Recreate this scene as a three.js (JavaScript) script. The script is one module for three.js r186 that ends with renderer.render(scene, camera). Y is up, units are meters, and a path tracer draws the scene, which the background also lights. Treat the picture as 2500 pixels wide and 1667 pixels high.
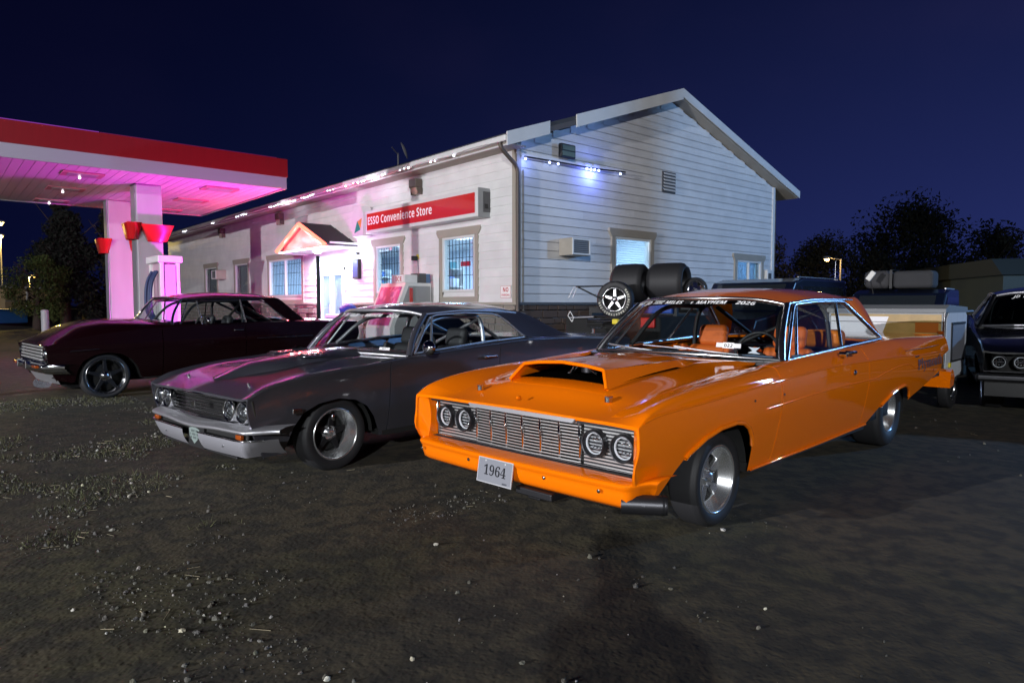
import * as THREE from 'three';
import { mergeGeometries } from 'three/addons/utils/BufferGeometryUtils.js';
import { RoundedBoxGeometry } from 'three/addons/geometries/RoundedBoxGeometry.js';
import { MarchingCubes } from 'three/addons/objects/MarchingCubes.js';
import { RectAreaLightUniformsLib } from 'three/addons/lights/RectAreaLightUniformsLib.js';

// ---------------------------------------------------------------- camera, sky, exposure
RectAreaLightUniformsLib.init();
const scene = new THREE.Scene();
const camera = new THREE.PerspectiveCamera(53.6, 1024 / 682, 0.1, 900);
camera.position.set(0, 1.35, 0);
{
  const phi = THREE.MathUtils.degToRad(49.2), pitch = Math.atan(91.5 / 1650);
  camera.lookAt(Math.cos(phi) * Math.cos(pitch), 1.35 - Math.sin(pitch), -Math.sin(phi) * Math.cos(pitch));
}
scene.add(camera);
const renderer = new THREE.WebGLRenderer({ antialias: true });
renderer.toneMapping = THREE.LinearToneMapping;
renderer.toneMappingExposure = 1;
renderer.shadowMap.enabled = true;

let seed = 7;
const rnd = () => { seed = (seed + 0x6d2b79f5) | 0; let t = Math.imul(seed ^ (seed >>> 15), 1 | seed); t = (t + Math.imul(t ^ (t >>> 7), 61 | t)) ^ t; return ((t ^ (t >>> 14)) >>> 0) / 4294967296; };
const rr = (a, b) => a + (b - a) * rnd();
const hash = (x, y, s) => { let h = Math.imul(x | 0, 374761393) ^ Math.imul(y | 0, 668265263) ^ Math.imul(s | 0, 974711); h = Math.imul(h ^ (h >>> 13), 1274126177); return ((h ^ (h >>> 16)) >>> 0) / 4294967296; };
function vnoise(x, y, per, s) {
  const xi = Math.floor(x), yi = Math.floor(y), fx = x - xi, fy = y - yi, m = (a) => ((a % per) + per) % per;
  const u = fx * fx * (3 - 2 * fx), v = fy * fy * (3 - 2 * fy);
  const a = hash(m(xi), m(yi), s), b = hash(m(xi + 1), m(yi), s), c = hash(m(xi), m(yi + 1), s), d = hash(m(xi + 1), m(yi + 1), s);
  return a + (b - a) * u + (c - a) * v + (a - b - c + d) * u * v;
}
const fbm = (x, y, per, s, oct) => { let t = 0, a = 0.5, n = 0; for (let i = 0; i < oct; i++) { t += a * vnoise(x, y, per, s + i); n += a; a *= 0.5; x *= 2; y *= 2; per *= 2; } return t / n; };
const lerp = (a, b, t) => a + (b - a) * t, clamp = (v, a = 0, b = 1) => Math.min(b, Math.max(a, v)), sstep = (a, b, x) => { const t = clamp((x - a) / (b - a)); return t * t * (3 - 2 * t); };

// deep night sky with a paler glow of the town to the right (+x) and thin broken cloud
{
  const W = 1024, H = 512, d = new Float32Array(W * H * 4);
  for (let j = 0; j < H; j++) {
    const el = (j + 0.5) / H - 0.5, e = el * Math.PI, y = Math.sin(e);
    for (let i = 0; i < W; i++) {
      const az = ((i + 0.5) / W - 0.5) * 2 * Math.PI, x = Math.cos(az) * Math.cos(e), z = Math.sin(az) * Math.cos(e);
      const town = Math.pow(clamp(0.5 + 0.5 * (x * 0.98 + z * 0.2)), 3.0), low = Math.pow(1 - clamp(y), 2.2);
      const c = fbm((i / W) * 16, (j / H) * 14, 16, 5, 5), cl = sstep(0.42, 0.72, c) * low;
      const k = 0.35 + 0.75 * low;
      let r = 0.0008 * k, g = 0.0013 * k, b = 0.0135 * k;
      r += town * low * 0.02; g += town * low * 0.03; b += town * low * 0.135;
      r += cl * (0.0006 + town * 0.011); g += cl * (0.0005 + town * 0.006); b += cl * (0.002 + town * 0.014);
      if (y < 0) { r *= 0.3; g *= 0.3; b *= 0.3; }
      const o = (j * W + i) * 4; d[o] = r; d[o + 1] = g; d[o + 2] = b; d[o + 3] = 1;
    }
  }
  const t = new THREE.DataTexture(d, W, H, THREE.RGBAFormat, THREE.FloatType);
  t.mapping = THREE.EquirectangularReflectionMapping; t.magFilter = THREE.LinearFilter; t.needsUpdate = true;
  scene.background = t; scene.environment = t;
}

// ---------------------------------------------------------------- helpers
const counts = {};
const numbered = (n) => { const c = (counts[n] = (counts[n] ?? -1) + 1); return c ? n + '_' + String(c).padStart(3, '0') : n; };
function tag(o, label, category, group) { o.userData.label = label; if (category) o.userData.category = category; if (group) o.userData.group = group; return o; }
function thing(name, label, category, pos = [0, 0, 0], turn = 0, group) {
  const o = new THREE.Group(); o.name = numbered(name); o.position.set(...pos); o.rotation.y = turn; scene.add(o);
  return tag(o, label, category, group);
}
const flat = (g) => { const f = g.index ? g.toNonIndexed() : g; for (const k of Object.keys(f.attributes)) if (!['position', 'normal', 'uv'].includes(k)) f.deleteAttribute(k); if (!f.attributes.normal) f.computeVertexNormals(); if (!f.attributes.uv) f.setAttribute('uv', new THREE.BufferAttribute(new Float32Array(f.attributes.position.count * 2), 2)); f.morphAttributes = {}; return f; };
const join = (l) => (Array.isArray(l) ? (l.length === 1 ? l[0] : mergeGeometries(l.map(flat))) : l);
function part(name, geo, mat, parent, data) {
  const m = new THREE.Mesh(join(geo), mat); m.name = parent === scene ? numbered(name) : name; m.castShadow = m.receiveShadow = true;
  if (data) Object.assign(m.userData, data);
  parent.add(m); return m;
}
function metreUV(g) { // uv in metres by the way each face looks
  const f = flat(g), p = f.attributes.position, n = f.attributes.normal, u = f.attributes.uv;
  for (let i = 0; i < p.count; i++) { const ax = Math.abs(n.getX(i)), ay = Math.abs(n.getY(i)), az = Math.abs(n.getZ(i)); if (ay >= ax && ay >= az) u.setXY(i, p.getX(i), p.getZ(i)); else if (ax >= az) u.setXY(i, p.getZ(i), p.getY(i)); else u.setXY(i, p.getX(i), p.getY(i)); }
  return f;
}
const V = (x, y, z) => new THREE.Vector3(x, y, z);
function box(x0, x1, y0, y1, z0, z1) { const g = new THREE.BoxGeometry(x1 - x0, y1 - y0, z1 - z0); g.translate((x0 + x1) / 2, (y0 + y1) / 2, (z0 + z1) / 2); return g; }
function rbox(x0, x1, y0, y1, z0, z1, r = 0.01, seg = 2) { const g = new RoundedBoxGeometry(x1 - x0, y1 - y0, z1 - z0, seg, Math.min(r, (x1 - x0) / 2.05, (y1 - y0) / 2.05, (z1 - z0) / 2.05)); g.translate((x0 + x1) / 2, (y0 + y1) / 2, (z0 + z1) / 2); return g; }
function cyl(r0, r1, a, b, seg = 20, open = false) { const A = V(...a), B = V(...b), d = B.clone().sub(A), g = new THREE.CylinderGeometry(r1, r0, d.length(), seg, 1, open); g.applyQuaternion(new THREE.Quaternion().setFromUnitVectors(V(0, 1, 0), d.normalize())); g.translate((A.x + B.x) / 2, (A.y + B.y) / 2, (A.z + B.z) / 2); return g; }
function sph(r, x, y, z, sx = 1, sy = 1, sz = 1, seg = 16) { const g = new THREE.SphereGeometry(r, seg, Math.max(6, seg >> 1)); g.scale(sx, sy, sz); g.translate(x, y, z); return g; }
class Poly extends THREE.Curve { constructor(p) { super(); this.p = p; this.L = [0]; for (let i = 1; i < p.length; i++) this.L.push(this.L[i - 1] + p[i].distanceTo(p[i - 1])); } getPoint(t, o = V(0, 0, 0)) { const s = t * this.L[this.L.length - 1]; let i = 1; while (i < this.p.length - 1 && this.L[i] < s) i++; return o.lerpVectors(this.p[i - 1], this.p[i], clamp((s - this.L[i - 1]) / (this.L[i] - this.L[i - 1] || 1))); } }
function tube(pts, r, smooth = true, seg, rs = 8) { const p = pts.map((q) => (q.isVector3 ? q : V(...q))), c = smooth ? new THREE.CatmullRomCurve3(p, false, 'centripetal') : new Poly(p); return new THREE.TubeGeometry(c, seg ?? (smooth ? p.length * 6 : Math.max(2, (p.length - 1) * 8)), r, rs, false); }
function grid(nu, nv, f) { // f(i, j) -> Vector3; smooth
  const pos = [], uv = [], idx = [];
  for (let j = 0; j <= nv; j++) for (let i = 0; i <= nu; i++) { const p = f(i / nu, j / nv); pos.push(p.x, p.y, p.z); uv.push(i / nu, j / nv); }
  for (let j = 0; j < nv; j++) for (let i = 0; i < nu; i++) { const a = j * (nu + 1) + i, b = a + 1, c = a + nu + 1, e = c + 1; idx.push(a, b, e, a, e, c); }
  const g = new THREE.BufferGeometry(); g.setAttribute('position', new THREE.Float32BufferAttribute(pos, 3)); g.setAttribute('uv', new THREE.Float32BufferAttribute(uv, 2)); g.setIndex(idx); g.computeVertexNormals(); return g;
}
function poly(pts, thick, holes) { // extruded outline in x-y, thickness along +z
  const s = new THREE.Shape(pts.map((p) => new THREE.Vector2(...p))); for (const h of holes ?? []) s.holes.push(new THREE.Path(h.map((p) => new THREE.Vector2(...p))));
  return new THREE.ExtrudeGeometry(s, { depth: thick, bevelEnabled: false, curveSegments: 12 });
}
const rectPts = (x0, x1, y0, y1) => [[x0, y0], [x1, y0], [x1, y1], [x0, y1]];
const zrot = (g, a, x = 0, y = 0) => { g.translate(-x, -y, 0); g.rotateZ(a); g.translate(x, y, 0); return g; };
const mir = (g) => { const f = flat(g.clone()); f.scale(1, 1, -1); const p = f.attributes; for (let i = 0; i < p.position.count; i += 3) for (const k of ['position', 'normal', 'uv']) { const a = p[k], s = a.itemSize; for (let c = 0; c < s; c++) { const t = a.array[(i + 1) * s + c]; a.array[(i + 1) * s + c] = a.array[(i + 2) * s + c]; a.array[(i + 2) * s + c] = t; } } return f; };

// ---------------------------------------------------------------- materials
const lin = (r, g, b) => new THREE.Color().setRGB(r, g, b);
const S = (r, g, b, rough = 0.6, o = {}) => new THREE.MeshStandardMaterial({ color: lin(r, g, b), roughness: rough, ...o });
const P = (r, g, b, rough, o = {}) => new THREE.MeshPhysicalMaterial({ color: lin(r, g, b), roughness: rough, ...o });
function dataTex(n, f, srgb, rep = 1) { const d = new Uint8Array(n * n * 4); for (let y = 0; y < n; y++) for (let x = 0; x < n; x++) { const c = f(x / n, y / n), o = (y * n + x) * 4; for (let k = 0; k < 3; k++) d[o + k] = clamp(c[k], 0, 1) * 255; d[o + 3] = 255; } const t = new THREE.DataTexture(d, n, n); t.wrapS = t.wrapT = THREE.RepeatWrapping; t.magFilter = THREE.LinearFilter; t.repeat.set(rep, rep); if (srgb) t.colorSpace = THREE.SRGBColorSpace; t.needsUpdate = true; return t; }
const g1 = (v) => [v, v, v];
const texSoft = dataTex(256, (u, v) => g1(0.82 + 0.18 * fbm(u * 6, v * 6, 6, 3, 5)), false, 0.5);
const texSpeck = dataTex(512, (u, v) => g1(fbm(u * 64, v * 64, 64, 11, 3)), false, 1);
const texStreak = dataTex(256, (u, v) => g1(0.7 + 0.3 * fbm(u * 24, v * 3, 3, 21, 4)), false, 0.4);
const M = {
  void: P(0.002, 0.002, 0.002, 1, { specularIntensity: 0 }),
  wheelBright: S(0.8, 0.81, 0.82, 0.22, { metalness: 0.9 }),
  barBright: S(0.76, 0.76, 0.75, 0.3, { metalness: 0.75 }),
  brightTrim: S(0.78, 0.79, 0.8, 0.24, { metalness: 1 }),
  orange: P(0.92, 0.185, 0.0015, 0.6, { specularIntensity: 0, clearcoat: 1, clearcoatRoughness: 0.03 }),
  charcoal: P(0.12, 0.12, 0.145, 0.36, { metalness: 0.7, clearcoat: 1, clearcoatRoughness: 0.05 }),
  maroon: P(0.007, 0.0004, 0.0013, 0.5, { specularIntensity: 0.15, clearcoat: 1, clearcoatRoughness: 0.03 }),
  black: P(0.0025, 0.0027, 0.0035, 0.35, { clearcoat: 1, clearcoatRoughness: 0.05 }),
  navy: P(0.004, 0.007, 0.02, 0.3, { clearcoat: 1, clearcoatRoughness: 0.05 }),
  chrome: S(0.78, 0.79, 0.8, 0.07, { metalness: 1 }),
  polished: S(0.7, 0.71, 0.72, 0.16, { metalness: 1 }),
  satin: S(0.55, 0.55, 0.58, 0.42, { metalness: 0.85 }),
  silver: P(0.42, 0.42, 0.46, 0.4, { metalness: 0.5, clearcoat: 0.5, clearcoatRoughness: 0.1 }),
  darkmetal: S(0.05, 0.05, 0.055, 0.4, { metalness: 0.8 }),
  rubber: S(0.017, 0.017, 0.019, 0.62, { bumpMap: texSpeck, bumpScale: 0.0006 }),
  trim: S(0.012, 0.012, 0.013, 0.55),
  under: S(0.008, 0.008, 0.008, 0.85),
  cabin: S(0.014, 0.014, 0.016, 0.75),
  seatOrange: S(0.62, 0.12, 0.012, 0.6),
  seatBlack: S(0.02, 0.02, 0.022, 0.6),
  glass: P(0.86, 0.9, 0.9, 0, { transmission: 1, thickness: 0, ior: 1.5, side: THREE.DoubleSide }),
  glassTint: P(0.5, 0.55, 0.55, 0, { transmission: 1, thickness: 0, ior: 1.5, side: THREE.DoubleSide }),
  lens: P(0.9, 0.92, 0.94, 0.02, { transmission: 1, thickness: 0, ior: 1.5 }),
  amber: P(0.32, 0.06, 0.005, 0.2, { clearcoat: 1 }),
  red: P(0.5, 0.01, 0.008, 0.3, { clearcoat: 1 }),
  white: S(0.78, 0.78, 0.77, 0.5, { map: texSoft }),
  siding: S(0.8, 0.79, 0.78, 0.55, { map: texSoft }),
  sidingB: S(0.77, 0.76, 0.75, 0.58, { map: texSoft }),
  sidingC: S(0.82, 0.81, 0.8, 0.52, { map: texSoft }),
  tan: S(0.4, 0.36, 0.3, 0.6, { map: texSoft }),
  brownMetal: S(0.1, 0.075, 0.06, 0.5),
  grey: S(0.32, 0.33, 0.34, 0.55, { map: texSoft }),
  greyDark: S(0.09, 0.09, 0.095, 0.6, { map: texSoft }),
  roof: S(0.06, 0.06, 0.065, 0.85, { bumpMap: texSpeck, bumpScale: 0.003 }),
  signRed: P(0.62, 0.012, 0.012, 0.35, { clearcoat: 0.4 }),
  canopyRed: P(0.2, 0.003, 0.006, 0.4, { clearcoat: 0.4, map: texStreak }),
  aluminium: S(0.62, 0.64, 0.68, 0.32, { metalness: 0.9, roughnessMap: texStreak }),
  blueStrap: S(0.01, 0.06, 0.35, 0.5),
  yellow: S(0.7, 0.55, 0.03, 0.5),
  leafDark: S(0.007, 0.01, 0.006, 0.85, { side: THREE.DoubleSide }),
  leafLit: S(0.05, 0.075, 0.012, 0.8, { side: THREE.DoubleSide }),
  bark: S(0.05, 0.038, 0.028, 0.9),
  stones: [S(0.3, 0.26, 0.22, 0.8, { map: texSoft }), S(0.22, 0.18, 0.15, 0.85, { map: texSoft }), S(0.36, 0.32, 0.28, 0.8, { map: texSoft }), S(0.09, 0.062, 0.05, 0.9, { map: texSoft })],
};
const glow = (r, g, b, k = 1) => new THREE.MeshStandardMaterial({ color: 0x000000, roughness: 0.4, emissive: lin(r, g, b), emissiveIntensity: k });
function textTex(w, h, draw) { const c = document.createElement('canvas'); c.width = w; c.height = h; const x = c.getContext('2d'); x.clearRect(0, 0, w, h); draw(x, w, h); const t = new THREE.CanvasTexture(c); t.colorSpace = THREE.SRGBColorSpace; t.anisotropy = 4; return t; }
const decal = (t, o = {}) => new THREE.MeshStandardMaterial({ map: t, roughness: 0.5, transparent: true, alphaTest: 0.4, side: THREE.DoubleSide, polygonOffset: true, polygonOffsetFactor: -1, ...o });

// ---------------------------------------------------------------- the lamps of the lot, outside the frame
const lights = [];
function pointLight(parent, x, y, z, c, I, r = 0.02) { const l = new THREE.PointLight(c, I, 0, 2); l.position.set(x, y, z); l.castShadow = true; l.shadow.radius = r / 0.02; parent.add(l); return l; }
function lotLamp(x, z, h, color, I, label, size) {
  const t = thing('lot_lamp', label, 'street lamp', [x, 0, z]);
  part('pole', cyl(0.11, 0.07, [0, 0, 0], [0, h, 0]), M.satin, t);
  const d = V(4 - x, 0, -8 - z).normalize(), a = Math.atan2(-d.z, d.x);
  const arm = cyl(0.04, 0.04, [0, h - 0.1, 0], [1.6, h + 0.15, 0]); arm.rotateY(a); part('arm', arm, M.satin, t);
  const head = rbox(1.4, 2.3, h + 0.1, h + 0.26, -0.22, 0.22, 0.05); head.rotateY(a); part('lamp_head', head, M.grey, t);
  const lens = sph(0.19, 1.85, h + 0.08, 0, 1, 0.5, 1); lens.rotateY(a); part('lamp_lens', lens, glow(...color, 12), t);
  const p = V(1.85, h - 0.12, 0).applyAxisAngle(V(0, 1, 0), a);
  pointLight(t, p.x, p.y, p.z, lin(...color), I, size);
  return t;
}
lotLamp(-18, 17, 8.6, [0.9, 0.93, 0.96], 1800, 'tall lot lamp on a steel pole behind the photographer', 0.16);
lotLamp(-22, -6, 4.45, [0.95, 0.95, 1], 1750, 'bright lot lamp on a steel pole left of the canopy', 0.06);
lotLamp(25.4, 6, 5.6, [0.22, 0.5, 1], 440, 'cool blue white lot lamp on a steel pole right of the frame', 0.25);
{
  const t = thing('utility_pole', 'slim utility pole with a box near its top left of the frame', 'utility pole', [-6, 0, -10.5], -0.3);
  part('pole', cyl(0.09, 0.08, [0, 0, 0], [0, 5.4, 0], 12), M.bark, t); part('box', rbox(-0.12, 0.12, 4.5, 4.86, -0.24, 0.24, 0.03), M.grey, t); part('bracket', box(-0.08, 0.08, 4.35, 4.5, -0.12, 0.12), M.brownMetal, t);
  const s = thing('sign_pylon', 'plain pale sign pylon standing right of the frame', 'pylon', [21.2, 0, 0.6]);
  part('post', rbox(-0.2, 0.2, 0, 6.4, -0.2, 0.2, 0.03), M.grey, s); part('base', rbox(-0.6, 0.6, 0, 0.25, -0.5, 0.5, 0.04), M.stones[0], s);
}

// ---------------------------------------------------------------- ground
{
  const groundTex = dataTex(1024, (u, v) => { const a = fbm(u * 5, v * 5, 5, 31, 6), b = fbm(u * 90, v * 90, 90, 47, 3), c = fbm(u * 9 + 3.3, v * 9, 9, 71, 4), k = (0.3 + 0.95 * a) * (0.4 + 1.1 * sstep(0.25, 0.75, b)), w = sstep(0.5, 0.72, c); const e = (x) => Math.pow(clamp(x), 1 / 2.2); return [e(k * lerp(0.043, 0.037, w)), e(k * lerp(0.033, 0.032, w)), e(k * lerp(0.016, 0.012, w))]; }, true, 1 / 7);
  const bump = dataTex(1024, (u, v) => { const b = fbm(u * 170, v * 170, 170, 5, 2), c = fbm(u * 20, v * 20, 20, 9, 4); return g1(b * 0.6 + c * 0.4); }, false, 1 / 3.1);
  const gm = new THREE.MeshStandardMaterial({ map: groundTex, bumpMap: bump, bumpScale: 0.006, roughness: 0.93 });
  const g = new THREE.PlaneGeometry(700, 700, 1, 1); g.rotateX(-Math.PI / 2); g.translate(150, 0, -150);
  part('ground', metreUV(g), gm, scene, { kind: 'structure' });
}

// ---------------------------------------------------------------- the store
const XF = 9.88, ZG = -11.28, XR = 21.05, ZB = -39.7, WAIN = 1.38, RIDGE = 15.46;
const SP = [15.4, 0, -25];
const store = thing('convenience_store', 'long white clapboard convenience store with gable end and stone base', 'shop building', SP);
const sp = (name, geo, mat, data) => { const g = join(geo); g.translate(-SP[0], 0, -SP[2]); return part(name, g, mat, store, data); };
const roofY = (x) => (x < RIDGE ? 6.85 - 0.346 * (RIDGE - x) : 6.85 - 0.306 * (x - RIDGE));
const frontHoles = [[-14.10, -12.76, 1.65, 3.0], [-17.45, -16.09, 1.65, 3.0], [-25.55, -22.57, 1.62, 2.98], [-21.14, -19.48, 0.02, 2.40], [-33.35, -31.7, 1.65, 3.0], [-29.3, -27.8, 1.65, 3.0]];
const gableHoles = [[13.14, 14.58, 1.55, 3.05], [18.84, 20.28, 1.7, 2.70]];
{
  // structural walls with openings
  const fw = poly(rectPts(ZB, ZG - 0.02, 0, 4.9), 0.15, frontHoles.map((h) => rectPts(...h))); fw.rotateY(-Math.PI / 2); fw.translate(XF + 0.17, 0, 0);
  const gw = poly([[XF + 0.02, 0], [XR, 0], [XR, roofY(XR) - 0.02], [RIDGE, 6.83], [XF + 0.02, roofY(XF) - 0.02]], 0.15, gableHoles.map((h) => rectPts(...h))); gw.translate(0, 0, ZG - 0.17);
  sp('wall', [fw, gw, box(XR - 0.15, XR, 0, 4.9, ZB, ZG - 0.18), box(XF + 0.2, XR, 0, 4.9, ZB, ZB + 0.15)], M.sidingB);
  // lap siding, board by board
  const pitch = 0.198, mats = [M.siding, M.sidingB, M.sidingC, M.siding];
  const wedge = (len, pr = 0.024) => { const s = new THREE.Shape([new THREE.Vector2(0, 0), new THREE.Vector2(pr, 0), new THREE.Vector2(Math.min(0.004, pr * 0.4), pitch + 0.012), new THREE.Vector2(0, pitch + 0.012)]); const g = new THREE.ExtrudeGeometry(s, { depth: len - 0.004, bevelEnabled: false }); return g; };
  const cut = (a, b, y, holes) => { let segs = [[a, b]]; for (const h of holes) if (y + pitch > h[2] + 0.02 && y < h[3] - 0.02) segs = segs.flatMap(([p, q]) => (h[0] >= q || h[1] <= p ? [[p, q]] : [[p, h[0]], [h[1], q]].filter(([m, n]) => n - m > 0.03))); return segs; };
  let row = 0;
  for (let y = WAIN; y < 4.85; y += pitch, row++) for (const [a, b] of cut(ZB, ZG - 0.13, y, frontHoles)) {
    let s = a, first = true; while (s < b - 0.01) { let e = Math.min(b, s + (first ? 1.2 + ((row * 1.37) % 3.4) : 4.9)); if (b - e < 0.6) e = b; first = false; const g = wedge(e - s); g.rotateY(Math.PI); g.translate(XF, y, e - 0.002); metreUV(g); sp('siding_board', g, mats[(rnd() * 4) | 0]); s = e; }
  }
  row = 0;
  for (let y = WAIN; y < 6.7; y += pitch, row++) {
    const top = y + pitch * 0.8, xl = Math.max(XF + 0.12, RIDGE - (6.85 - top) / 0.346), xr = Math.min(XR - 0.1, RIDGE + (6.85 - top) / 0.306);
    if (xr - xl < 0.2) continue;
    for (const [a, b] of cut(xl, xr, y, gableHoles)) { let s = a, first = true; while (s < b - 0.01) { let e = Math.min(b, s + (first ? 1.5 + ((row * 1.91) % 3.1) : 5.2)); if (b - e < 0.6) e = b; first = false; const g = wedge(e - s, 0.0045); g.rotateY(Math.PI / 2); g.translate(s + 0.002, y, ZG); metreUV(g); sp('siding_board', g, mats[(rnd() * 4) | 0]); s = e; } }
  }
  // stone base, stone by stone where the picture shows it
  const st = (axis, a, b, y0, y1, w, proud) => { const d = 0.05 + proud; return axis === 'z' ? rbox(XF - d, XF + 0.01, y0, y1, a, b, 0.018, 1) : rbox(a, b, y0, y1, ZG - 0.01, ZG + d, 0.018, 1); };
  const far = [];
  for (let y = 0.02, r = 0; y < WAIN - 0.1; r++) {
    const h = Math.min(rr(0.13, 0.21), WAIN - 0.05 - y);
    for (let z = ZB; z < ZG; ) { const l = Math.min(rr(0.2, 0.5), ZG - z); const zz = z + l - 0.015; const inDoor = zz > -21.2 && z < -19.42; if (!inDoor && l > 0.05) { const g = st('z', z, zz, y, y + h - 0.015, 0, rnd() * 0.03); if (z > -25.6 && z < -16.6 && y > 0.3) sp('stone', metreUV(g), M.stones[(rnd() * 4) | 0]); else far.push(metreUV(g)); } z += l; }
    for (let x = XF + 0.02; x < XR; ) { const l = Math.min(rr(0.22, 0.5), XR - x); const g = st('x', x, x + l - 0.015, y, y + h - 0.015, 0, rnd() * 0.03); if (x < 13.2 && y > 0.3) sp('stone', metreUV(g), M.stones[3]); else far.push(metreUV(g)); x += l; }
    y += h;
  }
  sp('stone_facing', far, M.stones[0], { kind: 'stuff' });
  sp('ledge', [box(XF - 0.09, XF, WAIN - 0.05, WAIN + 0.01, ZB, -21.2), box(XF - 0.09, XF, WAIN - 0.05, WAIN + 0.01, -19.42, ZG + 0.09)], M.tan);
  sp('ledge', [box(XF + 0.002, XR, WAIN - 0.05, WAIN + 0.01, ZG + 0.002, ZG + 0.09)], M.greyDark);
  sp('corner_board', [box(XF - 0.03, XF + 0.1, WAIN + 0.01, 4.86, ZG - 0.13, ZG + 0.03)], M.tan);
  sp('corner_board', [box(XR - 0.1, XR + 0.03, WAIN + 0.01, roofY(XR), ZG - 0.1, ZG + 0.03)], M.white);
  // roof, soffit, rake boards, gutter
  const slab = (pts, z0, z1) => { const g = poly(pts, z1 - z0); g.translate(0, 0, z0); return g; };
  const zr = -10.93, zb = ZB - 0.3, yl = (x) => 6.85 - 0.346 * (RIDGE - x), yr = (x) => 6.85 - 0.306 * (x - RIDGE);
  sp('roof', [slab([[9.3, yl(9.3) + 0.06], [RIDGE, 6.91], [RIDGE, 7.06], [9.3, yl(9.3) + 0.21]], zb, zr), slab([[RIDGE, 6.91], [22.04, yr(22.04) + 0.06], [22.04, yr(22.04) + 0.21], [RIDGE, 7.06]], zb, zr)], M.roof);
  sp('soffit', [slab([[9.38, yl(9.38)], [RIDGE, 6.85], [RIDGE, 6.9], [9.38, yl(9.38) + 0.05]], zb + 0.02, zr - 0.03), slab([[RIDGE, 6.85], [22.0, yr(22)], [22.0, yr(22) + 0.05], [RIDGE, 6.9]], zb + 0.02, zr - 0.03)], M.tan);
  const rake = (xa, xb, lo, hi, f, z = zr) => slab([[xa, f(xa) + lo], [xb, f(xb) + lo], [xb, f(xb) + hi], [xa, f(xa) + hi]], z + 0.003, z + 0.035);
  sp('rake_board', rake(9.28, 10.52, -0.05, 0.24, yl), M.white);
  sp('rake_board', rake(10.53, 11.36, 0.0, 0.12, yl, zr - 0.02), M.brownMetal, { label: 'bare brown stretch of rake where the board is missing' });
  sp('rake_board', rake(11.37, RIDGE, -0.05, 0.24, yl), M.white);
  sp('rake_board', rake(RIDGE, 22.04, 0.02, 0.24, yr), M.white);
  sp('gutter', [rbox(9.26, 9.4, 4.77, 4.9, zb, zr - 0.02, 0.03), box(9.402, 9.45, 4.72, yl(9.4) + 0.05, zb, zr - 0.04)], M.white);
  sp('eave_soffit', [box(9.452, XF - 0.002, 4.725, 4.745, zb + 0.01, zr - 0.05)], M.tan);
  sp('downspout', [tube([[9.34, 4.78, -11.22], [9.36, 4.66, -11.2], [9.78, 4.36, -11.2], [9.83, 4.25, -11.2], [9.83, 0.3, -11.2]], 0.045, false, 60)], M.brownMetal);
  sp('conduit', [cyl(0.02, 0.02, [10.02, 0.4, ZG + 0.05], [10.02, 4.3, ZG + 0.05], 8)], M.tan);
  sp('conduit', [cyl(0.025, 0.025, [XR + 0.06, 0.4, ZG + 0.02], [XR + 0.06, 4.8, ZG + 0.02], 8)], M.greyDark);
  // louvre in the gable
  sp('louvre_frame', [box(15.06, 15.64, 4.36, 4.92, ZG + 0.004, ZG + 0.03)], M.greyDark);
  for (let i = 0; i < 6; i++) { const g = box(15.1, 15.6, -0.03, 0.03, -0.006, 0.006); g.rotateX(-0.7); g.translate(0, 4.43 + i * 0.086, ZG + 0.05); sp('louvre_slat', g, M.white); }
}
// windows: local x along the wall, z outwards
function makeWindow(cx, y0, w, h, front, o = {}) {
  const g = new THREE.Group(); g.name = 'window'; const pos = front ? [XF, 0, cx] : [cx, 0, ZG];
  g.position.set(pos[0] - SP[0], 0, pos[2] - SP[2]); g.rotation.y = front ? -Math.PI / 2 : 0; store.add(g);
  const a = -w / 2, b = w / 2, y1 = y0 + h, t = 0.13;
  part('trim', [box(a - t, a - 0.002, y0 - 0.12, y1, 0.002, 0.045), box(b + 0.002, b + t, y0 - 0.12, y1, 0.002, 0.045), box(a - t, b + t, y0 - 0.25, y0 - 0.122, 0.002, 0.05)], o.trim ?? M.tan, g);
  const hd = poly([[a - t - 0.02, y1 + 0.002], [b + t + 0.02, y1 + 0.002], [b + t + 0.1, y1 + 0.12], [b + t + 0.09, y1 + 0.2], [a - t - 0.09, y1 + 0.2], [a - t - 0.1, y1 + 0.12]], 0.05); hd.translate(0, 0, 0.003); part('window_head', hd, o.trim ?? M.tan, g);
  const f = 0.055; part('frame', [box(a, b, y0, y0 + f, -0.06, 0.03), box(a, b, y1 - f, y1, -0.06, 0.03), box(a, a + f, y0 + f, y1 - f, -0.06, 0.03), box(b - f, b, y0 + f, y1 - f, -0.06, 0.03), ...(o.mid ? [box(-0.03, 0.03, y0 + f, y1 - f, -0.055, 0.028)] : [])], M.white, g);
  part('pane', box(a + f, b - f, y0 + f, y1 - f, -0.022, -0.018), M.glass, g);
  if (o.bars) { for (let x = a + 0.14; x < b - 0.1; x += 0.14) part('bar', box(x - 0.006, x + 0.006, y0 + f, y1 - f, -0.095, -0.083), M.trim, g); for (const q of [0.3, 0.62, 0.86]) part('bar', box(a + f, b - f, y0 + h * q - 0.006, y0 + h * q + 0.006, -0.098, -0.086), M.trim, g); }
  if (o.slats) for (let y = y1 - 0.1; y > y0 + o.slats; y -= 0.06) part('blind_slat', box(a + f, b - f, y - 0.004, y + 0.004, -0.16, -0.12), M.white, g);
  if (o.back) part('blind', box(a + 0.02, b - 0.02, y0 + 0.02, y1 - 0.02, -0.2, -0.19), o.back, g);
  return g;
}
makeWindow(-13.43, 1.65, 1.34, 1.35, true, { bars: true });
makeWindow(-16.77, 1.65, 1.36, 1.35, true, { bars: true });
makeWindow(-24.06, 1.62, 2.98, 1.36, true, { bars: true, mid: true });
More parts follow.
